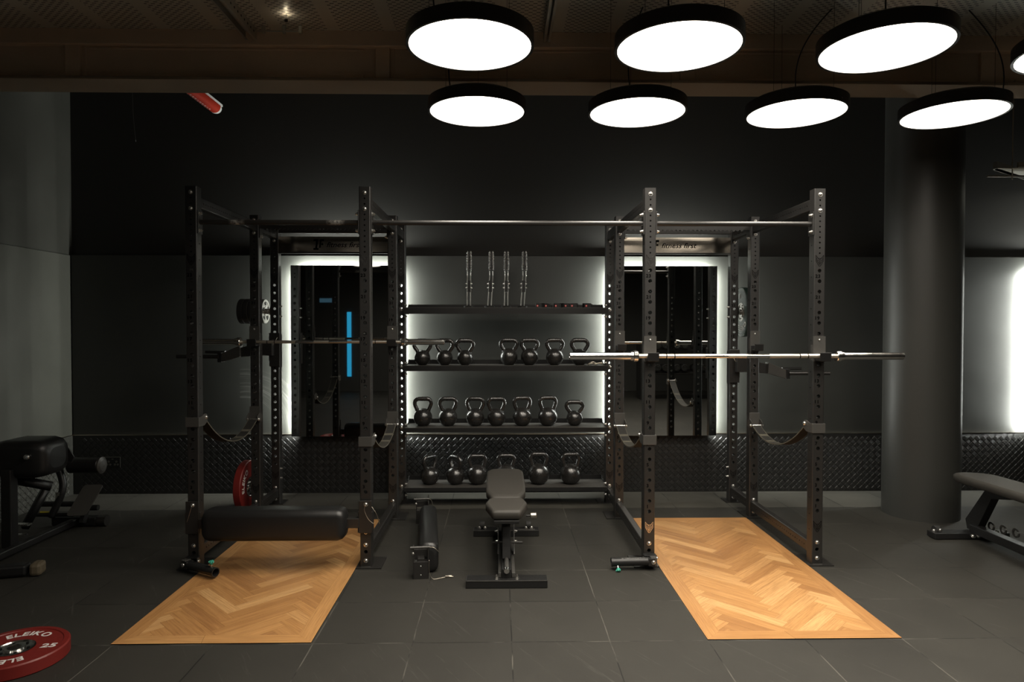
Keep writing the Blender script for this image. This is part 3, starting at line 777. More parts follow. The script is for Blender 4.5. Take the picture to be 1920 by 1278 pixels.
def collar(x, w, rz, label, silver=False, wide=1.):
    t = thing('barbell_collar', label, 'barbell collar', (x, 1.56, 1.767), rz, 'barbell collars on the top shelf')
    m = MB().lathe([(.026, 0), (.034, 0), (.036, .004), (.036, .042), (.034, .046), (.026, .046), (.026, 0)], n=32); link('ring', m, 'steel2', t)
    l = MB().box((w * .3, -.026, .021), (.05 * wide, .026, .046)).box((w * .3 + .024 * wide, -.024, .021), (.018, .022, .030), rot=rotm('Z', 20)); link('lever', l, 'steel2', t, bevel=.003)
    e = MB().cyl((w * .3 - .012, -.0385, .021), (w * .3 - .012, -.0405, .021), .009, n=16).cyl((w * .3 - .012, -.0395, .021), (w * .3 - .012, -.0415, .021), .004, n=12, mi=1)
    link('red_button', e, ['redaccent', 'white'], t)
    if silver: link('spring_tip', MB().cyl((w * .3 + .04, -.03, .005), (w * .3 + .04, -.03, .04), .009, n=12), 'chrome', t)
collar(.30, -.02, 0, 'black collar with a red button on the top shelf, nearest the chrome handles')
collar(.352, .01, 20, 'black collar with a red lever and silver tip on the top shelf', True)
collar(.468, -.02, -5, 'small black collar with red button in the middle of the row on the top shelf')
collar(.530, .03, 10, 'plain black collar turned side on, between two collars with red buttons on the top shelf')
collar(.615, -.04, 0, 'wide black collar with red ring button on the top shelf', wide=1.4)
collar(.725, .04, -8, 'black collar at the right end of the row on the top shelf', wide=1.3)

# small folded towel-like bundle behind the barbell end
tag(link('wire_coil', MB().tube(smooth_path([(.735, 1.53, 1.262), (.77, 1.52, 1.272), (.80, 1.53, 1.265), (.84, 1.525, 1.275), (.87, 1.53, 1.263)], 4), .007, n=8).tube(smooth_path([(.74, 1.55, 1.262), (.78, 1.54, 1.285), (.82, 1.55, 1.268), (.868, 1.545, 1.28)], 4), .006, n=8), 'cable'),
    'small crumpled silver wire coil at the right end of the upper kettlebell shelf', 'wire coil')

# ---------------------------------------------------------------- weight plates
def curved_text(mb, txt, size, rad, mid, z, flip=False, mi=0, gap=1.0, thick=.0004):
    ws = [text_geo(c, size, bold=.0012)[2] + size * .12 * gap for c in txt]; tot = sum(ws); a = mid + (tot / 2) / rad * (1 if not flip else -1)
    for c, wd in zip(txt, ws):
        da = wd / rad; s = -1 if not flip else 1
        ac = a + s * da / 2; rdir = Vector((math.cos(ac), math.sin(ac), 0)); up = rdir if not flip else -rdir
        xx = up.cross(Vector((0, 0, 1)))
        put_text(mb, c, size, Vector((0, 0, z)) + rdir * rad, xx, up, mi=mi, bold=.0012, ext=thick)
        a += s * da
def plate(label, loc, mat, thick, num, rotq=None, texts=(), rad=.225, name='weight_plate'):
    t = thing(name, label, 'weight plate', loc)
    r = rad; h = thick
    pr = [(.085, .0), (r * .86, 0), (r * .875, .0), (r - .006, 0), (r, .006), (r, h - .006), (r - .006, h), (r * .88, h), (r * .865, h - .004), (.090, h - .006), (.085, h - .006)]
    link('rubber_disc', MB().lathe(pr, n=96), mat, t)
    hub = MB().lathe([(.0255, 0.002), (.085, .002)], n=48).lathe([(.0255, 0), (.0255, h - .004), (.030, h - .002), (.042, h - .002), (.046, h - .010), (.074, h - .008), (.078, h - .003), (.085, h - .004)], n=48)
    for k_ in range(6):
        a = R(60 * k_); hub.cyl((.060 * math.cos(a), .060 * math.sin(a), h - .010), (.060 * math.cos(a), .060 * math.sin(a), h - .005), .0065, n=14, mi=1)
    link('steel_hub', hub, ['hub' if num == '10' else 'chrome', 'gloss'], t)
    tx = MB()
    for (s, size, rd, mid, fl) in texts: curved_text(tx, s, size, rd, R(mid), h + .0002 - .004, fl)
    if texts: link('lettering', tx, 'white', t)
    if rotq is not None: t.rotation_mode = 'QUATERNION'; t.rotation_quaternion = rotq
    return t
def look(n, up):   # rotation whose z is n and whose y is towards up
    n = Vector(n).normalized(); y = (Vector(up) - n * Vector(up).dot(n)).normalized(); x = y.cross(n)
    return Matrix((x, y, n)).transposed().to_quaternion()
TX = lambda n_: [('ELEIKO', .062, .150, 90, False), ('ELEIKO', .062, .150, 270, False), (n_, .056, .150, 0, True)]
p1 = plate('red 25 rubber weight plate lying flat on the floor at the front left corner', (-2.375, -1.238, 0), 'red', .065, '25', None,
      [('ELEIKO', .060, .150, 90, False), ('ELEIKO', .060, .150, 270, False)])
t25 = MB(); put_text(t25, '25', .056, (.150, 0, .0612), (1, 0, 0), (0, 1, 0), bold=.0012, width=.066)
put_text(t25, '25', .056, (-.150, 0, .0612), (1, 0, 0), (0, 1, 0), bold=.0012, width=.066); link('weight_number', t25, 'white', p1)
p1.rotation_euler = (0, 0, R(8))
plate('red rubber weight plate standing on edge behind the padded bar of the left rack', (-2.237, 1.27, .2345), 'red', .062, '25', look((.996, -.05, .03), (.1, .5, .87)),
      [('ELEIKO', .060, .150, 180, False), ('ELEIKO', .060, .150, 0, False)])
gp = plate('dark green 10 rubber weight plate hanging high on the right rear upright', (2.19, Y3, 1.735), 'green', .05, '10', look((-1, 0, 0), (0, .2, 1)),
      [('ELEIKO', .060, .150, 270, True)])
tg = MB(); put_text(tg, '10', .060, (0, .0, 0), (1, 0, 0), (0, 1, 0), bold=.0015); tg.v = [v + Vector((.0, .150, .0467)) for v in tg.v]; link('weight_number', tg, 'white', gp)
def small_plate(x, mat, h, label, r=.112):
    t = thing('change_plate', label, 'weight plate', (x, Y3, 1.738), 0, 'small plates on the left rear pin')
    d = (1, 0, 0)
    link('disc', MB().lathe([(.0255, 0), (r - .004, 0), (r, .004), (r, h - .004), (r - .004, h), (r * .8, h), (r * .76, h - .003), (.045, h - .003), (.042, h), (.0255, h), (.0255, 0)], d=d, n=56), mat, t)
    if mat == 'hub':
        m = MB()
        for k_ in range(5): a = R(72 * k_ + 20); m.cyl((h - .001, .07 * math.cos(a), .07 * math.sin(a)), (h + .0006, .07 * math.cos(a), .07 * math.sin(a)), .017, n=18)
        link('cut_outs', m, 'gloss', t)
for k_, nm in enumerate(('outermost', 'second outermost', 'third', 'fourth')): small_plate(-2.385 + k_ * .048, 'rubber', .046, 'small black plate on the left rear upright pin, %s of the black ones' % nm)
small_plate(-2.190, 'hub', .030, 'small shiny steel plate innermost on the left rear upright pin', .110)

# ---------------------------------------------------------------- dip handles on the rear uprights
def dip(s, z, label):
    t = thing('dip_handles', label, 'dip attachment', (s * B, Y3, z))
    m = MB(); m.box((0, -.047, .01), (.092, .012, .30)); m.box((s * .045, -.02, .02), (.006, .07, .22)); m.box((-s * .045, -.02, .0), (.006, .07, .30))
    link('clamp_bracket', m, 'steel', t, bevel=.002)
    link('arm', MB().prism([(0, -.04), (s * .12, -.04), (s * .30, -.055), (s * .30, .022), (s * .10, .08), (0, .10)][::s], -.03, .03, (0, -.085, 0), (1, 0, 0), (0, 0, 1)), 'steel', t, bevel=.002)
    link('arm_shell', MB().prism([(0, -.06), (.16, -.105), (.16, -.03), (0, .04)] if s > 0 else [(0, -.06), (0, .04), (-.16, -.03), (-.16, -.105)], -.0365, .0365, (s * .27, -.115, .01), (1, 0, 0), (0, 0, 1)), 'seam', t, bevel=.002)
    link('end_block', MB().box((s * .445, -.115, -.055), (.035, .085, .085)), 'steel2', t, bevel=.003)
    link('handle_bar', MB().cyl((s * .45, -.16, -.048), (s * .80, -.19, -.046), .017, n=24), 'steel', t)
    link('handle_bar', MB().cyl((s * .43, -.06, -.015), (s * .62, -.02, -.012), .014, n=24), 'steel', t)
    pts = smooth_path([(-s * .03, -.058, .12), (s * .0, -.09, .05), (s * .045, -.07, .02), (s * .05, -.055, .09)], 5); link('lanyard', MB().tube(pts, .002, n=6), 'cable', t)
dip(1, 1.235, 'dip handles on the right rear upright pointing outward behind the barbell')
dip(-1, 1.385, 'dip handles on the left rear upright pointing outward, below the thinner barbell')

# ---------------------------------------------------------------- padded bars
def padded(name_label, loc, rz, cy, lying=False):
    t = thing('padded_bar', name_label, 'leg roller pad', loc, rz)
    return t
def rounded_pad(mb, x0, x1, hy, hz, r, cz=0., cy=0., er=.03):
    def sect(k):
        pts = []; a_, b_ = hy * k, hz * k; rr = min(r, a_, b_)
        for qx, qz, a0 in ((1, 1, 0), (-1, 1, 90), (-1, -1, 180), (1, -1, 270)):
            for i in range(6): an = R(a0 + 18 * i); pts.append((qx * (a_ - rr) + rr * math.cos(an), qz * (b_ - rr) + rr * math.sin(an)))
        return pts
    rows_ = []
    st = [(x0, .55), (x0 + er * .1, .78), (x0 + er * .4, .92), (x0 + er, 1.), (x1 - er, 1.), (x1 - er * .4, .92), (x1 - er * .1, .78), (x1, .55)]
    for x, k in st:
        s_ = sect(k); rows_.append([(x, cy + p[0], cz + p[1]) for p in s_] + [(x, cy + s_[0][0], cz + s_[0][1])])
    mb.grid(rows_); n = len(rows_[0]) - 1
    mb.add(rows_[0][:n], [tuple(range(n))]); mb.add(rows_[-1][:n], [tuple(reversed(range(n)))])
t = thing('padded_bar', 'long black vinyl padded bar fixed low between the front uprights of the left rack', 'leg roller pad', (-1.506, 0, .31))
pb = MB(); rounded_pad(pb, -.475, .447, .085, .102, .045, .0, -.065, .05); link('pad', pb, 'vinyl', t)
link('cross_tube', MB().box((0, -.04, -.005), (1.05, .045, .065)), 'steel', t, bevel=.004)
for s in (-1, 1):
    x = s * .565; m = MB(); m.box((x, -.052, .035), (.086, .008, .215)); m.box((x + s * .045, -.03, .0), (.006, .05, .14)); m.box((x - s * .047, -.03, .0), (.006, .05, .14))
    br = link('clamp_bracket', m, 'seam' if False else 'steel', t, bevel=.003)
    bolt(br, (x + .005, -.056, .118))
    pts = smooth_path([(x + .005, -.07, .118), (x + .0, -.078, .085), (x + .025, -.082, .03), (x + .06, -.075, -.005)] if s > 0 else [(x + .005, -.07, .118), (x + .0, -.078, .09), (x - .02, -.072, .03), (x - .03, -.065, .01)], 6)
    link('lanyard', MB().tube(pts, .0016, n=6), 'cable', br)
link('lanyard', MB().tube(smooth_path([(.60, -.03, .10), (.635, -.035, .05), (.655, -.03, -.02)], 6), .0016, n=6), 'cable', t)
# the one lying on the floor
t = thing('padded_bar', 'long black vinyl padded bar lying on the floor left of the flat bench', 'leg roller pad', (-.618, .35, 0), 6.2)
pb = MB(); rounded_pad(pb, -.50, .46, .066, .098, .05, .100, 0, .03); pb.v = [Vector((p.y + .048, p.x, p.z)) for p in pb.v]; link('pad', pb, 'vinyl', t)
link('cross_tube', MB().box((.0, 0, .10), (.045, 1.17, .065)), 'steel', t, bevel=.004)
for y in (-.585, .62):
    m = MB(); m.box((-.0, y, .054), (.098, .010, .108)); 
    for sx in (-1, 1): m.box((sx * .046, y + .03, .10), (.006, .07, .2))
    m.box((0, y + .02, .107), (.098, .05, .006)); m.box((0, y + .045, .150), (.088, .006, .05))
    br = link('clamp_bracket', m, 'steel', t, bevel=.002)
    link('pull_pin', MB().cyl((-.066, y, .2), (.056, y, .2), .008, n=16), 'seam', br); bolt(br, (-.049, y - .006, .165), (0, -1, 0), scale=.6)
    for q in ((0, .082), (0, .026)): bolt(br, (q[0], y - .005, q[1]), scale=.3)
    if y < 0:
        link('lanyard', MB().tube(smooth_path([(.056, y, .2), (.085, y - .005, .195), (.115, y + .0, .165)], 6), .0018, n=6), 'cable', br)
        link('lanyard', MB().tube(smooth_path([(.052, y - .01, .12), (.053, y - .012, .05), (.075, y - .02, .004), (.12, y - .012, .003), (.155, y + .0, .004)], 6), .0016, n=6), 'cable', br)
        link('pull_pin', MB().cyl((.155, y + .003, .007), (.178, y - .002, .007), .006, n=12).cyl((.178, y - .002, .007), (.205, y - .006, .006), .0035, n=10).cyl((.17, y + .01, .007), (.196, y + .01, .006), .004, n=10), 'cable', br)
    else:
        link('lanyard', MB().tube(smooth_path([(.056, y, .2), (.075, y, .185), (.085, y, .15)], 6), .0018, n=6), 'cable', br)
        link('pull_pin', MB().cyl((.052, y, .16), (.052, y, .235), .003, n=8), 'seam', br)

# ---------------------------------------------------------------- pivoting bar holders at the rack feet
def landmine(loc, rz, tilt, up, label, lett):
    t = thing('landmine_holder', label, 'landmine attachment', loc)
    m = MB(); m.box((0, .010, .052), (.082, .008, .052)); m.box((0, -.012, .078), (.082, .045, .006))
    for s in (-1, 1): m.box((s * .040, -.012, .052), (.006, .05, .056))
    br = link('clevis', m, 'steel2', t, bevel=.003)
    for s in (-1, 1): bolt(br, (s * .043, -.018, .055), (s, 0, 0))
    T = Matrix.Translation((.012 if rz == 180 else -.02, -.048, .048)) @ Matrix.Rotation(R(rz), 4, 'Z') @ Matrix.Rotation(R(tilt), 4, 'Y')
    m = MB(T); m.box((.012, 0, .0), (.045, .052, .05)); m.box((-.004, -.0, 0), (.04, .046, .058), mi=1)
    k_ = link('pivot_block', m, ['steel2', 'seam'], t, bevel=.003)
    bolt(k_, T @ Vector((0, .024 if rz == 180 else -.024, 0)), (0, -1, 0))
    m = MB(T); m.lathe([(.026, .03), (.0275, .03), (.0275, .262), (.0295, .262), (.0295, .275), (.0235, .275), (.0235, .18), (.0001, .18)], d=(1, 0, 0), n=32)
    tb = link('bar_tube', m, 'steel2', t)
    if lett:
        m = MB(T)
        for q in range(14): m.box((.06 + .011 * q, .010, .0262), (.0022, .012, .0008), rot=rotm('Z', 25 if q % 3 else -35))
        link('marking', m, 'white', tb)
    m = MB(T); d = Vector((0, 0, 1)) if up else Vector((0, .72, -.69)); e1 = Vector((1, 0, 0)); e2 = d.cross(e1); o_ = Vector((.235, 0, 0))
    m.cyl(o_ + d * .024, o_ + d * .045, .005, n=12, mi=1)
    m.lathe([(.006, .042), (.010, .046), (.015, .056), (.013, .066), (.0001, .068)], o_, d, n=18)
    for a in (0, 120, 240):
        u_ = e1 * math.cos(R(a)) + e2 * math.sin(R(a)); m.cyl(o_ + u_ * .008 + d * .058, o_ + u_ * .018 + d * .062, .006, .005, n=12)
    link('knob', m, ['knob', 'zinc'], t)
landmine((A, -.0475, .008), 180, 1, False, 'bar holder tube pointing left from the foot of the right rack, knob underneath', True)
landmine((-B, -.0475, .008), -28, 2, True, 'bar holder tube pointing right from the left rack foot, green knob on top', False)

# ---------------------------------------------------------------- flat bench in the middle
def pad_outline(mb, pts, z0, z1, r=.012, mi=0):
    """upholstered slab: polygon seen from above with softened top edge"""
    n = len(pts); cx = sum(p[0] for p in pts) / n; cy = sum(p[1] for p in pts) / n
    def ringp(k, z): return [(cx + (x - cx) * k, cy + (y - cy) * k, z) for x, y in pts]
    w_ = max(abs(p[0] - cx) for p in pts)
    ks = [(1 - r * .6 / w_, z0), (1., z0 + r * .5), (1., z1 - r), (1 - r * .3 / w_, z1 - r * .35), (1 - r * 1. / w_, z1)]
    rws = [ringp(k, z) + [ringp(k, z)[0]] for k, z in ks]; mb.grid(rws, mi=mi)
    mb.add(ringp(*ks[-1]), [tuple(range(n))], mi, True); mb.add(ringp(*ks[0]), [tuple(reversed(range(n)))], mi)
def rounded_poly(pts, r, n=5):
    out = []
    for i, p in enumerate(pts):
        a, b = Vector(pts[i - 1]), Vector(pts[(i + 1) % len(pts)]); p = Vector(p); u = (a - p).normalized(); v = (b - p).normalized()
        rr = min(r, (a - p).length * .45, (b - p).length * .45); s = p + u * rr; e = p + v * rr
        for k in range(n + 1): q = k / n; out.append(tuple((s * (1 - q) + p * q) * (1 - q) + (p * (1 - q) + e * q) * q))
    return out
t = thing('weight_bench', 'flat black adjustable bench in the middle of the floor, seen end on', 'weight bench', (-.012, -.40, 0))
f = link('front_foot', MB().box((0, .05, .024), (.50, .10, .048)), 'steel2', t, bevel=.004); link('front_edge', MB().box((0, -.0005, .0465), (.496, .003, .003)), 'seam', f)
for s in (-1, 1): 
    for q in (.028, .055): bolt(f, (s * .062, q, .048), (0, 0, 1), nut_me)
f = link('rear_foot', MB().box((.006, 1.06, .024), (.50, .10, .048)), 'steel2', t, bevel=.004); link('front_edge', MB().box((.006, 1.0095, .0465), (.496, .003, .003)), 'seam', f)
for s in (-1, 1):
    wh = link('wheel', MB().cyl((s * .178 - .018, 1.07, .075), (s * .178 + .018, 1.07, .075), .030, n=24), 'rubber', t); bolt(wh, (s * .178 - .019, 1.045, .06), (0, -1, 0), scale=.8); bolt(wh, (s * .178 + .022, 1.045, .06), (0, -1, 0), scale=.8)
lb = MB(); lb.box((.16, 1.035, .0485), (.13, .02, .001)); link('label_strip', lb, 'grey', f)
m = MB(); m.box((0, .53, .075), (.060, .98, .06))
for s in (-1, 1): m.box((s * .042, .33, .064), (.020, .56, .03), mi=1)
link('spine', m, ['steel2', 'seam'], t, bevel=.003)
link('slide_rod', MB().cyl((.0, .022, .10), (.0, .42, .125), .015, n=24).cyl((0, .018, .0995), (0, .045, .102), .0165, n=24, mi=1), ['seam', 'chrome'], t)
m = MB()
for s in (-1, 1):
    pts = [(.36, .09), (.42, .08), (.50, .12), (.56, .22), (.57, .34), (.50, .36), (.47, .26), (.42, .17)]
    m.prism(pts, -.003, .003, (s * .054, 0, 0), (0, 1, 0), (0, 0, 1))
link('ladder_plates', m, 'seam', t)
for s in (-1, 1):
    bolt(t, (s * .057, .43, .15), (s, 0, 0), nut_me); bolt(t, (s * .057, .5, .20), (s, 0, 0), nut_me)
link('seat_post', MB().box((0, .28, .26), (.055, .09, .33), rot=rotm('X', -18)).box((0, .22, .385), (.16, .30, .022)).box((0, .5, .25), (.06, .06, .36), rot=rotm('X', 22)), 'steel2', t, bevel=.004)
link('adjust_rod', MB().cyl((-.092, .37, .165), (.108, .37, .165), .008, n=16), 'seam', t)
link('adjust_knob', MB().cyl((.13, .36, .345), (.16, .36, .345), .006, n=12, mi=1).lathe([(.0001, .16), (.020, .16), (.022, .164), (.022, .196), (.020, .20), (.0001, .20)], (0, .36, .345), (1, 0, 0), n=20), ['outlet', 'steel2'], t)
m = MB(); pad_outline(m, rounded_poly([(-.088, .075), (.088, .075), (.137, .285), (.112, .405), (-.112, .405), (-.137, .285)], .022), .398, .456, .016); link('seat_pad', m, 'bench', t)
m = MB(); pad_outline(m, rounded_poly([(-.098, .437), (.098, .437), (.136, .60), (.142, .75), (.142, 1.27), (.105, 1.345), (0, 1.36), (-.105, 1.345), (-.142, 1.27), (-.142, .75), (-.136, .60)], .03), .398, .456, .016); link('back_pad', m, 'bench', t)
link('pad_frame', MB().box((0, .85, .385), (.10, .90, .026)), 'steel2', t, bevel=.003)

# ---------------------------------------------------------------- bench at the right edge
t = thing('weight_bench', 'flat black bench partly out of frame at the right edge beside the column', 'weight bench', (3.50, .53, 0))
link('rear_foot', MB().box((0, .0, .026), (.57, .10, .044)), 'steel2', t, bevel=.004)
wh = link('wheel', MB().cyl((-.25, .02, .055), (-.215, .02, .055), .032, n=24), 'rubber', t); bolt(wh, (-.262, .0, .055), (-.3, -1, 0)); bolt(wh, (-.222, -.01, .062), (.3, -1, 0))
for x, y_, z_ in ((.0, -.053, .028), (.04, -.053, .03), (.2, -.03, .05)): bolt(t, (x, y_, z_), (0, -.7, .7), scale=1.3)
link('spine', MB().box((.04, -.55, .075), (.07, 1.1, .06)), 'steel2', t, bevel=.004)
link('strut', MB().prism([(-.02, .05), (.07, .05), (.09, .12), (-.12, .40), (-.36, .46), (-.36, .38), (-.18, .34)], -.03, .03, (.07, -.0, 0), (0, 1, 0), (0, 0, 1)), 'steel2', t, bevel=.003)
m = MB()
for k_ in range(5):
    y_ = -.05 - .12 * k_; m.lathe([(.020, -.003), (.034, -.003), (.034, .003), (.020, .003), (.020, -.003)], (.14, y_, .10 + .012 * k_), (1, 0, 0), n=20); bolt(t, (.135, y_ - .03, .11 + .012 * k_), (0, -1, 0), nut_me, scale=.6)
link('ladder_plates', m, 'seam', t)
m = MB(); T2 = Matrix.Translation((.02, .07, .0)) @ Matrix.Rotation(R(-4), 4, 'Z') @ Matrix.Rotation(R(-2.0), 4, 'X'); m.T = T2
pad_outline(m, rounded_poly([(-.13, -1.25), (.13, -1.25), (.145, -.9), (.145, -.12), (.10, -.03), (0, 0), (-.10, -.03), (-.145, -.12), (-.145, -.9)], .05), .430, .490, .018); link('back_pad', m, 'bench', t)
link('pad_frame', MB(T2).box((0, -.62, .417), (.10, 1.1, .026)), 'steel2', t, bevel=.003)

# ---------------------------------------------------------------- machine at the left edge
t = thing('back_extension_machine', 'black back extension bench with padded rollers and foot plate by the left wall', 'exercise machine', (-3.45, .4, 0))
link('floor_rail', MB().box((0, -.06, .045), (.055, 1.30, .05)), 'steel2', t, bevel=.008)
ft = link('foot', MB().box((-.0, .54, .045), (.36, .07, .075)), 'steel2', t, bevel=.015)
link('end_cap', MB().cyl((.18, .54, .045), (.245, .54, .045), .042, n=24), 'steel', t)
ft = link('foot', MB().box((.10, -.60, .045), (.56, .085, .07), rot=rotm('Z', 14)), 'steel2', t, bevel=.015)
m = MB(); m.box((.42, -.52, .045), (.07, .10, .08), rot=rotm('Z', 14)); link('end_cap', m, 'tan', t, bevel=.02)
link('upright_post', MB().box((-.06, -.1, .32), (.07, .075, .55)), 'steel2', t, bevel=.006)
m = MB(); m.T = Matrix.Translation((-.02, .05, .0)); rounded_pad(m, -.185, .205, .16, .135, .06, .655, 0, .10); link('hip_pad', m, 'vinyl', t)
link('pad_side', MB().prism([(.02, .10), (.16, .05), (.22, -.05), (.20, -.09), (.10, -.04), (.04, .02)], -.165, -.155, (-.02, .05, .67), (1, 0, 0), (0, 0, 1)), 'steel', t)
kb = link('adjust_knob', MB().lathe([(.0001, 0), (.018, .002), (.020, .012), (.014, .02), (.0001, .022)], (.077, -.115, .682), (.2, -1, .1), n=20), 'zinc', t)
ro = link('roller', MB().lathe([(.0001, -.02), (.055, -.02), (.062, -.012), (.062, .215), (.055, .225), (.0001, .225)], (0, .5, .498), (1, 0, 0), n=32), 'vinyl', t)
link('end_cap', MB().lathe([(.060, .222), (.066, .226), (.066, .234), (.045, .246), (.0001, .250)], (0, .5, .498), (1, 0, 0), n=32), 'seam', ro)
link('roller_axle', MB().cyl((-.16, .5, .498), (0, .5, .498), .009, n=16).lathe([(.012, 0), (.030, .004), (.032, .02), (.022, .05), (.012, .06)], (-.16, .5, .498), (1, 0, 0), n=24), 'chrome', t)
link('roller_post', MB().tube(smooth_path([(-.11, .5, .48), (-.07, .49, .36), (-.075, .47, .26), (-.14, .45, .10)], 6), .027, n=12).box((-.085, .455, .27), (.03, .02, .05), mi=1), ['steel2', 'zinc'], t)
m = MB(); m.prism(rounded_poly([(-.07, -.13), (.075, -.13), (.075, .13), (-.07, .13)], .025), -.006, .006, (.125, .45, .232), (1, .05, 0), (.22, .55, .80)); link('foot_plate', m, 'grey', t)
link('foot_plate_post', MB().box((.10, .50, .14), (.03, .05, .2), rot=rotm('X', -25)).cyl((.11, .5, .16), (.20, .5, .16), .022, n=16), 'steel2', t)
link('diagonal_brace', MB().tube([(-.17, .2, .09), (-.02, .22, .38)], .032, n=4).tube([(-.10, .0, .50), (.09, .12, .42)], .035, n=4).tube([(-.34, -.25, .02), (-.13, -.18, .42)], .018, n=12), 'steel2', t)
link('adjust_plate', MB().box((-.12, .1, .145), (.12, .05, .012)).box((-.12, .1, .07), (.07, .04, .008)), 'zinc', t)
link('side_tube', MB().cyl((-.28, .50, .19), (.02, .50, .19), .022, n=12).cyl((-.28, .48, .11), (.02, .48, .11), .016, n=12), 'steel2', t)
link('warning_label', MB().box((-.21, .485, .130), (.075, .012, .012)), 'yellow', t)

# ---------------------------------------------------------------- small fittings
t = thing('power_outlet', 'steel double power outlet on the tread plate behind the left machine', 'power outlet', (-3.755, 1.985, .306))
link('face_plate', MB().box((0, -.004, 0), (.150, .008, .102)), 'steel2', t, bevel=.002)
m = MB(); m.box((0, -.009, .049), (.148, .002, .004)).box((.073, -.009, 0), (.004, .002, .1))
for s in (-1, 1):
    for dx, dz in ((-.014, -.022), (.014, -.022), (0, .006)): m.lathe([(.005, 0), (.009, 0), (.009, .002), (.005, .002)], (s * .036 + dx, -.008, dz), (0, -1, 0), n=14)
m.box((0, -.010, .030), (.016, .004, .006))
link('sockets', m, 'outlet', t)
tag(link('hanging_wire', MB().tube(smooth_path([(-3.50, 1.93, 4.30), (-3.505, 1.93, 3.9), (-3.50, 1.93, 3.6), (-3.478, 1.93, 3.34)], 6), .002, n=6), 'steel'), 'thin loose wire hanging down the dark back wall at the left', 'wire')
t = thing('red_pipe', 'short red pipe end sticking out below the ceiling beam at the left', 'pipe', (-2.60, 0, 3.56))
link('pipe_body', MB().cyl((0, .47, 0), (0, 1.62, 0), .052, n=32), 'orange_red', t)
link('end_cap', MB().lathe([(.052, 1.60), (.053, 1.62), (.045, 1.645), (.02, 1.655), (.0001, 1.656)], d=(0, 1, 0), n=32).box((.045, 1.2, .026), (.012, .9, .02)), 'white', t)
m = MB()
for k_ in range(22): m.box((.0, .55 + .045 * k_, -.0522), (.010, .022 if k_ % 4 else .010, .001))
for k_ in range(22): m.box((-.030, .56 + .045 * k_, -.0432), (.006, .018, .001), rot=rotm('Y', 35))
link('marking', m, 'white', t)
# slotted channels under the deck
for x, w_, lab in ((-1.76, .075, 'slotted steel channel under the deck at the left'), (.27, .045, 'slotted steel channel under the deck between the lamps')):
    t = thing('ceiling_channel', lab, 'ceiling channel', (x, 0, 0))
    m = MB(); m.box((0, -.65, 3.62), (w_, 1.7, .003)); m.box((-w_ / 2, -.65, 3.60), (.004, 1.7, .075)); m.box((w_ / 2, -.65, 3.60), (.004, 1.7, .075))
    m.box((-w_ / 2 + .008, -.65, 3.563), (.014, 1.7, .003)); m.box((w_ / 2 - .008, -.65, 3.563), (.014, 1.7, .003))
    link('channel', m, 'galv', t)
    s_ = MB()
    for k_ in range(30): s_.cyl((w_ / 2 + .0021, -1.45 + .055 * k_, 3.60), (w_ / 2 + .0026, -1.45 + .055 * k_, 3.60), .008, n=10); s_.cyl((-w_ / 2 - .0026, -1.45 + .055 * k_, 3.60), (-w_ / 2 - .0021, -1.45 + .055 * k_, 3.60), .008, n=10)
    link('slots', s_, 'gloss', t)
tag(link('ceiling_conduit', MB().cyl((-1.70, .16, 3.605), (-1.40, .16, 3.605), .006, n=8).box((-1.66, .16, 3.615), (.02, .02, .05)).box((-1.52, .16, 3.615), (.02, .02, .05)).box((-1.41, .16, 3.615), (.02, .02, .05)), 'galv'), 'thin conduit clipped under the deck right of the left channel', 'conduit')
# cable tray at the right edge
t = thing('cable_tray', 'shiny steel cable tray hanging at the upper right edge', 'cable tray', (4.15, 1.2, 2.94))
m = MB(); m.box((.62, .55, .0), (1.24, .30, .003), rot=rotm('Z', 0))
pl = [(0, 0), (1.6, 0), (1.6, 1.1), (.05, .10)]
m = MB(); m.prism([(0.0, -.05), (1.5, -.05), (1.5, .95), (.02, .02)], 0, .003); link('tray_base', m, 'tray', t)
m = MB(); m.prism([(0, -.05), (0, 0.0), (1.5, .98), (1.5, .90)], 0, .06); m.box((.80, -.05, .03), (1.25, .02, .045), mi=0); link('tray_side', m, 'galv', t)
link('hanger_bar', MB().box((.5, -.03, -.062), (1.14, .02, .014)), 'galv', t)
link('threaded_rod', MB().cyl((.145, -.03, -.09), (.145, -.03, .70), .005, n=10), 'cable', t)

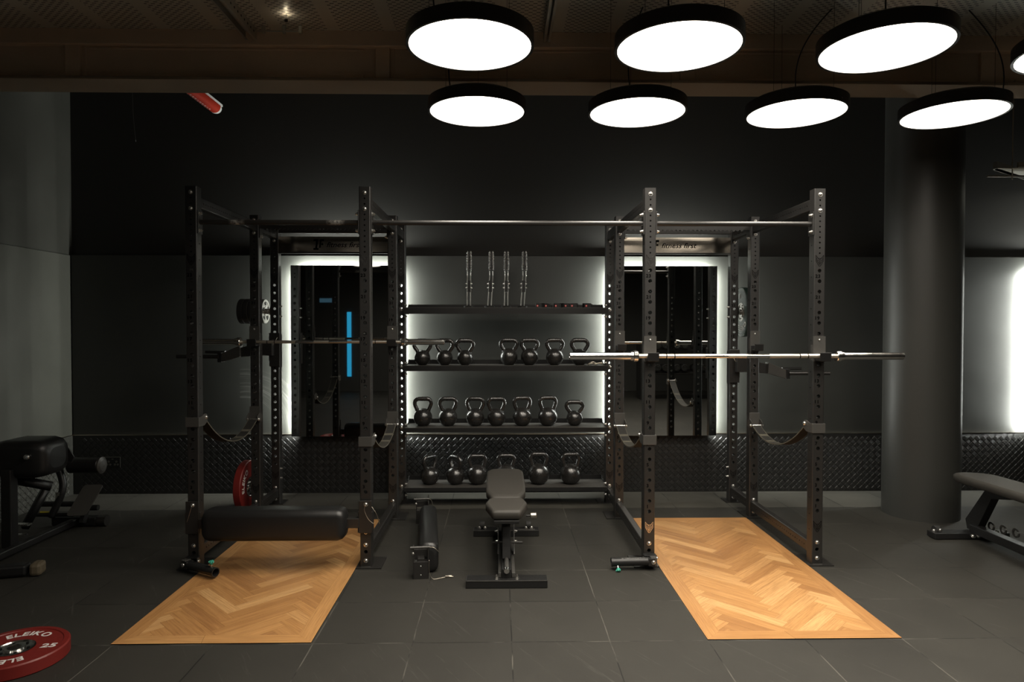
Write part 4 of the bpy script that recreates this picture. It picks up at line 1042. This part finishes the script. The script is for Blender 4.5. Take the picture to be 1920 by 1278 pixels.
# ---------------------------------------------------------------- what the mirrors show behind the camera
t = thing('wall_light_strip', 'tall cyan light strip on the wall behind the camera, seen in the left mirror', 'wall light', (-3.84, -8.58, 0))
link('light_bar', MB().box((0, 0, 1.18), (.105, .03, 1.62)), 'blue', t, bevel=.01)

t = thing('wall_screen', 'small pale screen on the wall behind the camera, seen in the left mirror', 'screen', (-4.42, -8.575, 2.28))
link('screen', MB().box((.0, 0, 0), (.30, .03, .10)), 'screen', t)
t = thing('dumbbell_rack', 'two tier black dumbbell rack behind the camera, seen in the right mirror', 'dumbbell rack', (4.15, -6.7, 0))
for x in (-1.05, 1.05): link('side_frame', MB().box((x, 0, .65), (.07, .5, 1.3)), 'steel', t, bevel=.005)
for z in (.60, 1.10): link('tier', MB().box((0, .05, z), (2.1, .34, .03), rot=rotm('X', -12)), 'steel', t)
db = thing('dumbbell', '', 'dumbbell', (3.2, -6.65, 1.20), 0, 'dumbbells on the rack behind the camera')
for s in (-1, 1):
    hd_ = link('head', MB().lathe([(.0001, .055), (.070, .055), (.075, .062), (.075, .135), (.068, .142), (.0001, .142)], d=(0, s, 0), n=28), 'rubber', db)
    link('badge', MB().lathe([(.046, .1425), (.054, .1425), (.054, .1435), (.046, .1435)], d=(0, s, 0), n=28).box((0, s * .143, 0), (.08, .001, .012)), 'brushed', hd_)
link('handle', MB().cyl((0, -.06, 0), (0, .06, 0), .015, n=16), 'chrome', db)
k = 0
for ti, z in enumerate((1.208, .708)):
    for i in range(9):
        o = db if k == 0 else copy_tree(db); k += 1
        o.location = (3.22 + .215 * i + (.02 if i % 2 else -.02), -6.64, z); o['label'] = 'round black dumbbell, %s from the left on the %s tier of the rack' % (('first', 'second', 'third', 'fourth', 'fifth', 'sixth', 'seventh', 'eighth', 'ninth')[8 - i], ('upper', 'lower')[ti])
        o['group'] = 'dumbbells on the %s tier behind the camera' % ('upper', 'lower')[ti]

for o in sc.objects:
    if o.get('label') and len(o['label'].split()) > 16: print('LONG', o.name, o['label'])
